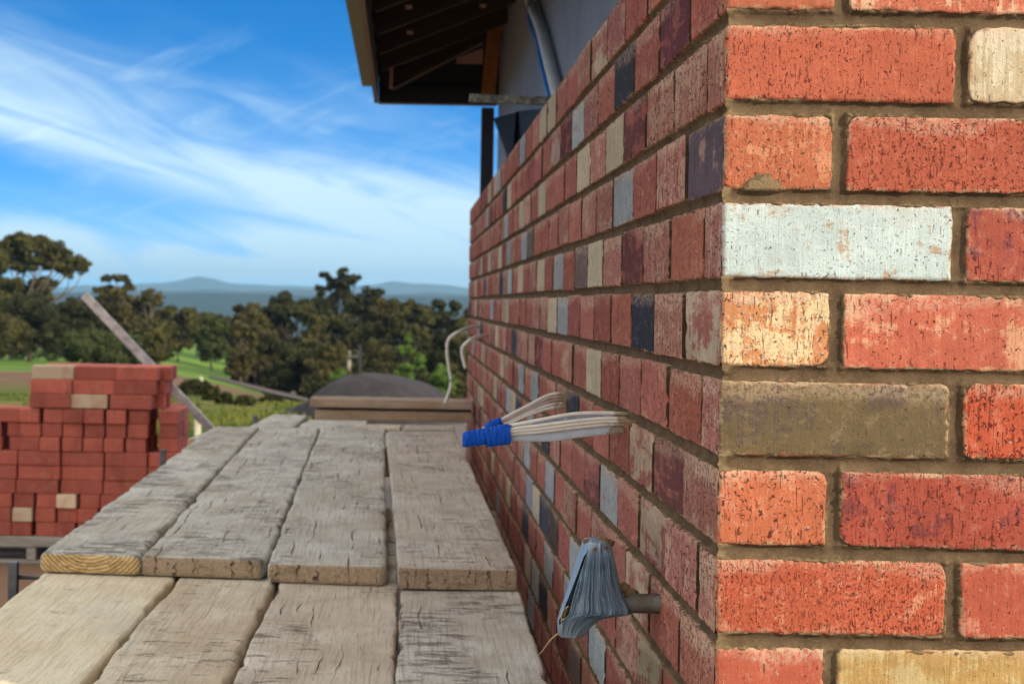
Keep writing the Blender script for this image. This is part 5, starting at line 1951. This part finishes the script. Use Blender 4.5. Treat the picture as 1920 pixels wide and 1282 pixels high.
tree('slender brown gum with small dark top, right of the large gum', 216, 514, 78, 128, 'brown', 'gum', 106, shape=[
    (-14, 524, 11, .8), (4, 520, 10, .8), (20, 524, 10, .8), (24, 540, 12, .9), (-16, 542, 11, .9), (2, 548, 17, .9), (8, 575, 24, .9), (-14, 580, 18, .9), (16, 606, 24, .9), (-10, 620, 24, .9), (14, 645, 22, .9), (-6, 660, 20, .9)])
tree('thin bare looking gum with grey twiggy top', 278, 540, 72, 132, 'brown', 'gum', 107, dense=.45)
tree('olive gum standing left of the green paddock gap', 333, 572, 92, 126, 'olive', 'gum', 108, dense=.8)
tree('small olive gum in the paddock with bare forked trunk', 398, 590, 86, 118, 'mid', 'gum', 109, dense=.7)
tree('low brown tree in front of the paddock gums', 250, 628, 120, 104, 'mid', 'bush', 110, GT, 'dark_tree')
tree('dark brown gum leaning left at the edge of the central grove', 470, 566, 96, 120, 'brown', 'gum', 111)
tree('tall dark gum in the left half of the central grove', 545, 541, 122, 126, 'dark', 'gum', 112)
tree('bushy olive gum between the leaning one and the tallest', 590, 566, 110, 122, 'olive', 'gum', 113)
tree('tallest gum of the central grove with a clumpy top', 645, 506, 150, 130, 'dark', 'gum', 114, shape=[
    (-36, 520, 12, .8), (0, 513, 13, .8), (24, 520, 11, .8), (-20, 535, 16, .8), (10, 535, 18, .8), (-48, 545, 14, .8), (38, 552, 18, .8), (62, 548, 14, .8), (-8, 560, 24, .8), (25, 570, 24, .8), (-42, 575, 20, .8), (55, 575, 22, .8), (0, 600, 28, .9), (-40, 610, 26, .9), (40, 610, 28, .9), (75, 590, 18, .9), (10, 640, 30, .9), (-30, 650, 26, .9), (50, 650, 26, .9)])
tree('brown gum right of the tallest one', 706, 548, 116, 124, 'brown', 'gum', 115)
tree('olive gum in front of the grove near the wall', 768, 560, 110, 122, 'olive', 'gum', 116)
tree('dark gum half hidden by the wall end', 826, 558, 104, 127, 'dark', 'gum', 117)
tree('olive gum mostly behind the brick wall end', 880, 560, 100, 124, 'olive', 'gum', 118)
GF = 'trees standing behind the front rank'
for i, (lab, px, yt, w, Y, tone) in enumerate((
        ('dull tree filling the dip between the bare gum and the olive gum', 305, 586, 90, 165, 'mid'), ('olive tree behind the paddock gums', 368, 582, 90, 170, 'olive'),
        ('dark tree behind the small forked gum', 425, 592, 90, 165, 'dark'), ('brown tree behind the leaning gum of the grove', 505, 575, 110, 160, 'brown'),
        ('dark tree behind the left of the tallest gum', 610, 570, 120, 160, 'dark'), ('olive tree behind the right of the tallest gum', 680, 566, 120, 158, 'olive'),
        ('brown tree behind the right half of the grove', 740, 562, 110, 162, 'brown'), ('dark tree behind the gums by the wall end', 800, 566, 120, 160, 'dark'),
        ('broad brown gum right under the slender one', 205, 534, 96, 140, 'brown'), ('full olive gum just right of the bare looking gum', 268, 552, 92, 142, 'olive'),
        ('low olive gum left of the paddock gap, near the bank', 300, 604, 86, 92, 'olive'), 
        ('slim brown gum at the right of the paddock gap', 452, 600, 66, 90, 'brown'),
        ('dull tree rising behind the stack and left of the leaning timber', 165, 590, 110, 160, 'mid'), ('brown tree behind the slender gum', 245, 570, 90, 162, 'brown'))):
    tree(lab, px, yt, w, Y, tone, 'gum', 400 + i, GF, 'gum_tree', dense=.9)
GB = 'undergrowth below the central grove'
for i, (lab, px, yt, w, Y, tone) in enumerate((
        ('brown bushy tree low at the left of the central grove', 480, 616, 120, 96, 'brown'), ('dark bush under the tall dark gum', 560, 634, 120, 92, 'dark'), ('brown bush in front of the tallest gum', 626, 640, 110, 90, 'brown'),
        ('olive bush left of the bright green shrub', 706, 636, 100, 94, 'brown'), ('bright lime green shrub beside the gravel heap', 768, 626, 62, 86, 'green'), ('dark bush right of the bright lime shrub', 822, 612, 92, 95, 'dark'),
        ('dull bush hard against the wall end', 868, 600, 80, 92, 'olive'), ('small fresh green shrub left of the heap', 640, 690, 46, 74, 'green'), ('fresh green shrub behind the right end of the heap', 826, 682, 70, 72, 'green'),
        ('fresh green sapling thicket in the paddock', 500, 640, 70, 150, 'green'), ('light green shrub in the paddock gap', 446, 650, 60, 160, 'green'), ('dark low bush by the pole', 690, 690, 70, 80, 'dark'),
        ('dark low bush left of the grove trunks', 590, 700, 60, 76, 'dark'), ('dark shade bush right of the heap top', 790, 690, 60, 78, 'dark'))):
    tree(lab, px, yt, w, Y, tone, 'bush', 200 + i, GB, 'shrub')
GS = 'small shrubs on the bank'
for i, (lab, px, yt, w, Y) in enumerate((('widest of the small shrubs on the dirt bank', 362, 712, 62, 35), ('small shrub on the bank right of the widest one', 397, 722, 40, 32), ('roundish small shrub in the middle of the bank', 422, 738, 34, 29.5),
                                         ('dark small shrub near the far prong', 462, 744, 36, 28.5), ('small shrub beside the far deck corner', 508, 740, 40, 31), ('small shrub just behind the leaning timber', 330, 726, 40, 33))):
    tree(lab, px, yt, w, Y, 'dark', 'bush', 300 + i, GS, 'shrub')


# ------------------------------------------------------------------ poles and fence beyond
def posts():
    def pole(px, yt, Y, r, mat, name, lab, cross=False):
        p = onY(px, yt, Y); g = float(ground_z(p.x, Y))
        t = thing(name, lab, 'pole', (p.x, Y, g))
        b = MB(); b.tube([(p.x, Y, g - .2), (p.x, Y, p.z)], [r * 1.15, r * .9], 10); b.build('pole_shaft', mat, t, True)
        if cross:
            b = MB(); b.box((p.x - .62, Y - r - .09, p.z - .32), (p.x + .62, Y - r - .002, p.z - .2)); b.build('crossarm', mat, t)
            for s in (-.5, .5):
                b = MB(); b.tube([(p.x + s, Y - r - .05, p.z - .2), (p.x + s, Y - r - .05, p.z - .02)], [.06, .09], 8); b.build('insulator', simple_mat('insulator', lin(190, 190, 180), .3), t, True)
    pole(655, 658, 95, .11, simple_mat('pale_pole', lin(168, 160, 140), .8), 'power_pole', 'pale power pole with short crossarm in front of the grove', True)
    pole(675, 646, 93, .10, simple_mat('dark_pole', lin(44, 40, 42), .8), 'dark_pole', 'dark bare pole just right of the pale power pole')
    white = simple_mat('white_post_paint', lin(206, 200, 176), .7)
    def post(px, yt, Y, w, lab):
        p = onY(px, yt, Y); g = float(ground_z(p.x, Y))
        b = MB(); b.box((p.x - w, Y - w, g - .1), (p.x + w, Y + w, p.z), bev=.01)
        b.add([(p.x - w, Y - w, p.z), (p.x + w, Y - w, p.z), (p.x + w, Y + w, p.z), (p.x - w, Y + w, p.z), (p.x, Y, p.z + w)], [(0, 1, 4), (1, 2, 4), (2, 3, 4), (3, 0, 4)])
        tag(b.build('fence_post', white), lab, 'post')
    post(371, 772, 18.5, .032, 'short white post on the lawn beside the leaning timber')
    post(377, 708, 52, .05, 'tiny white post below the paddock')


posts()

# ------------------------------------------------------------------ air
def haze():
    b = MB(); b.box((-9000, -60, EYE - 75), (9000, 9800, EYE + 150))
    m = bpy.data.materials.new('haze_air'); m.use_nodes = True
    N = NT(m.node_tree); N.n.clear()
    pv = N.new('ShaderNodeVolumePrincipled')
    pv.inputs['Color'].default_value = (0.30, 0.60, 0.92, 1)
    pv.inputs['Density'].default_value = HAZE
    out = N.new('ShaderNodeOutputMaterial'); N.l.new(pv.outputs[0], out.inputs['Volume'])
    o = b.build('haze', m); tag(o, kind='stuff')


HAZE = 1.25e-4
haze()
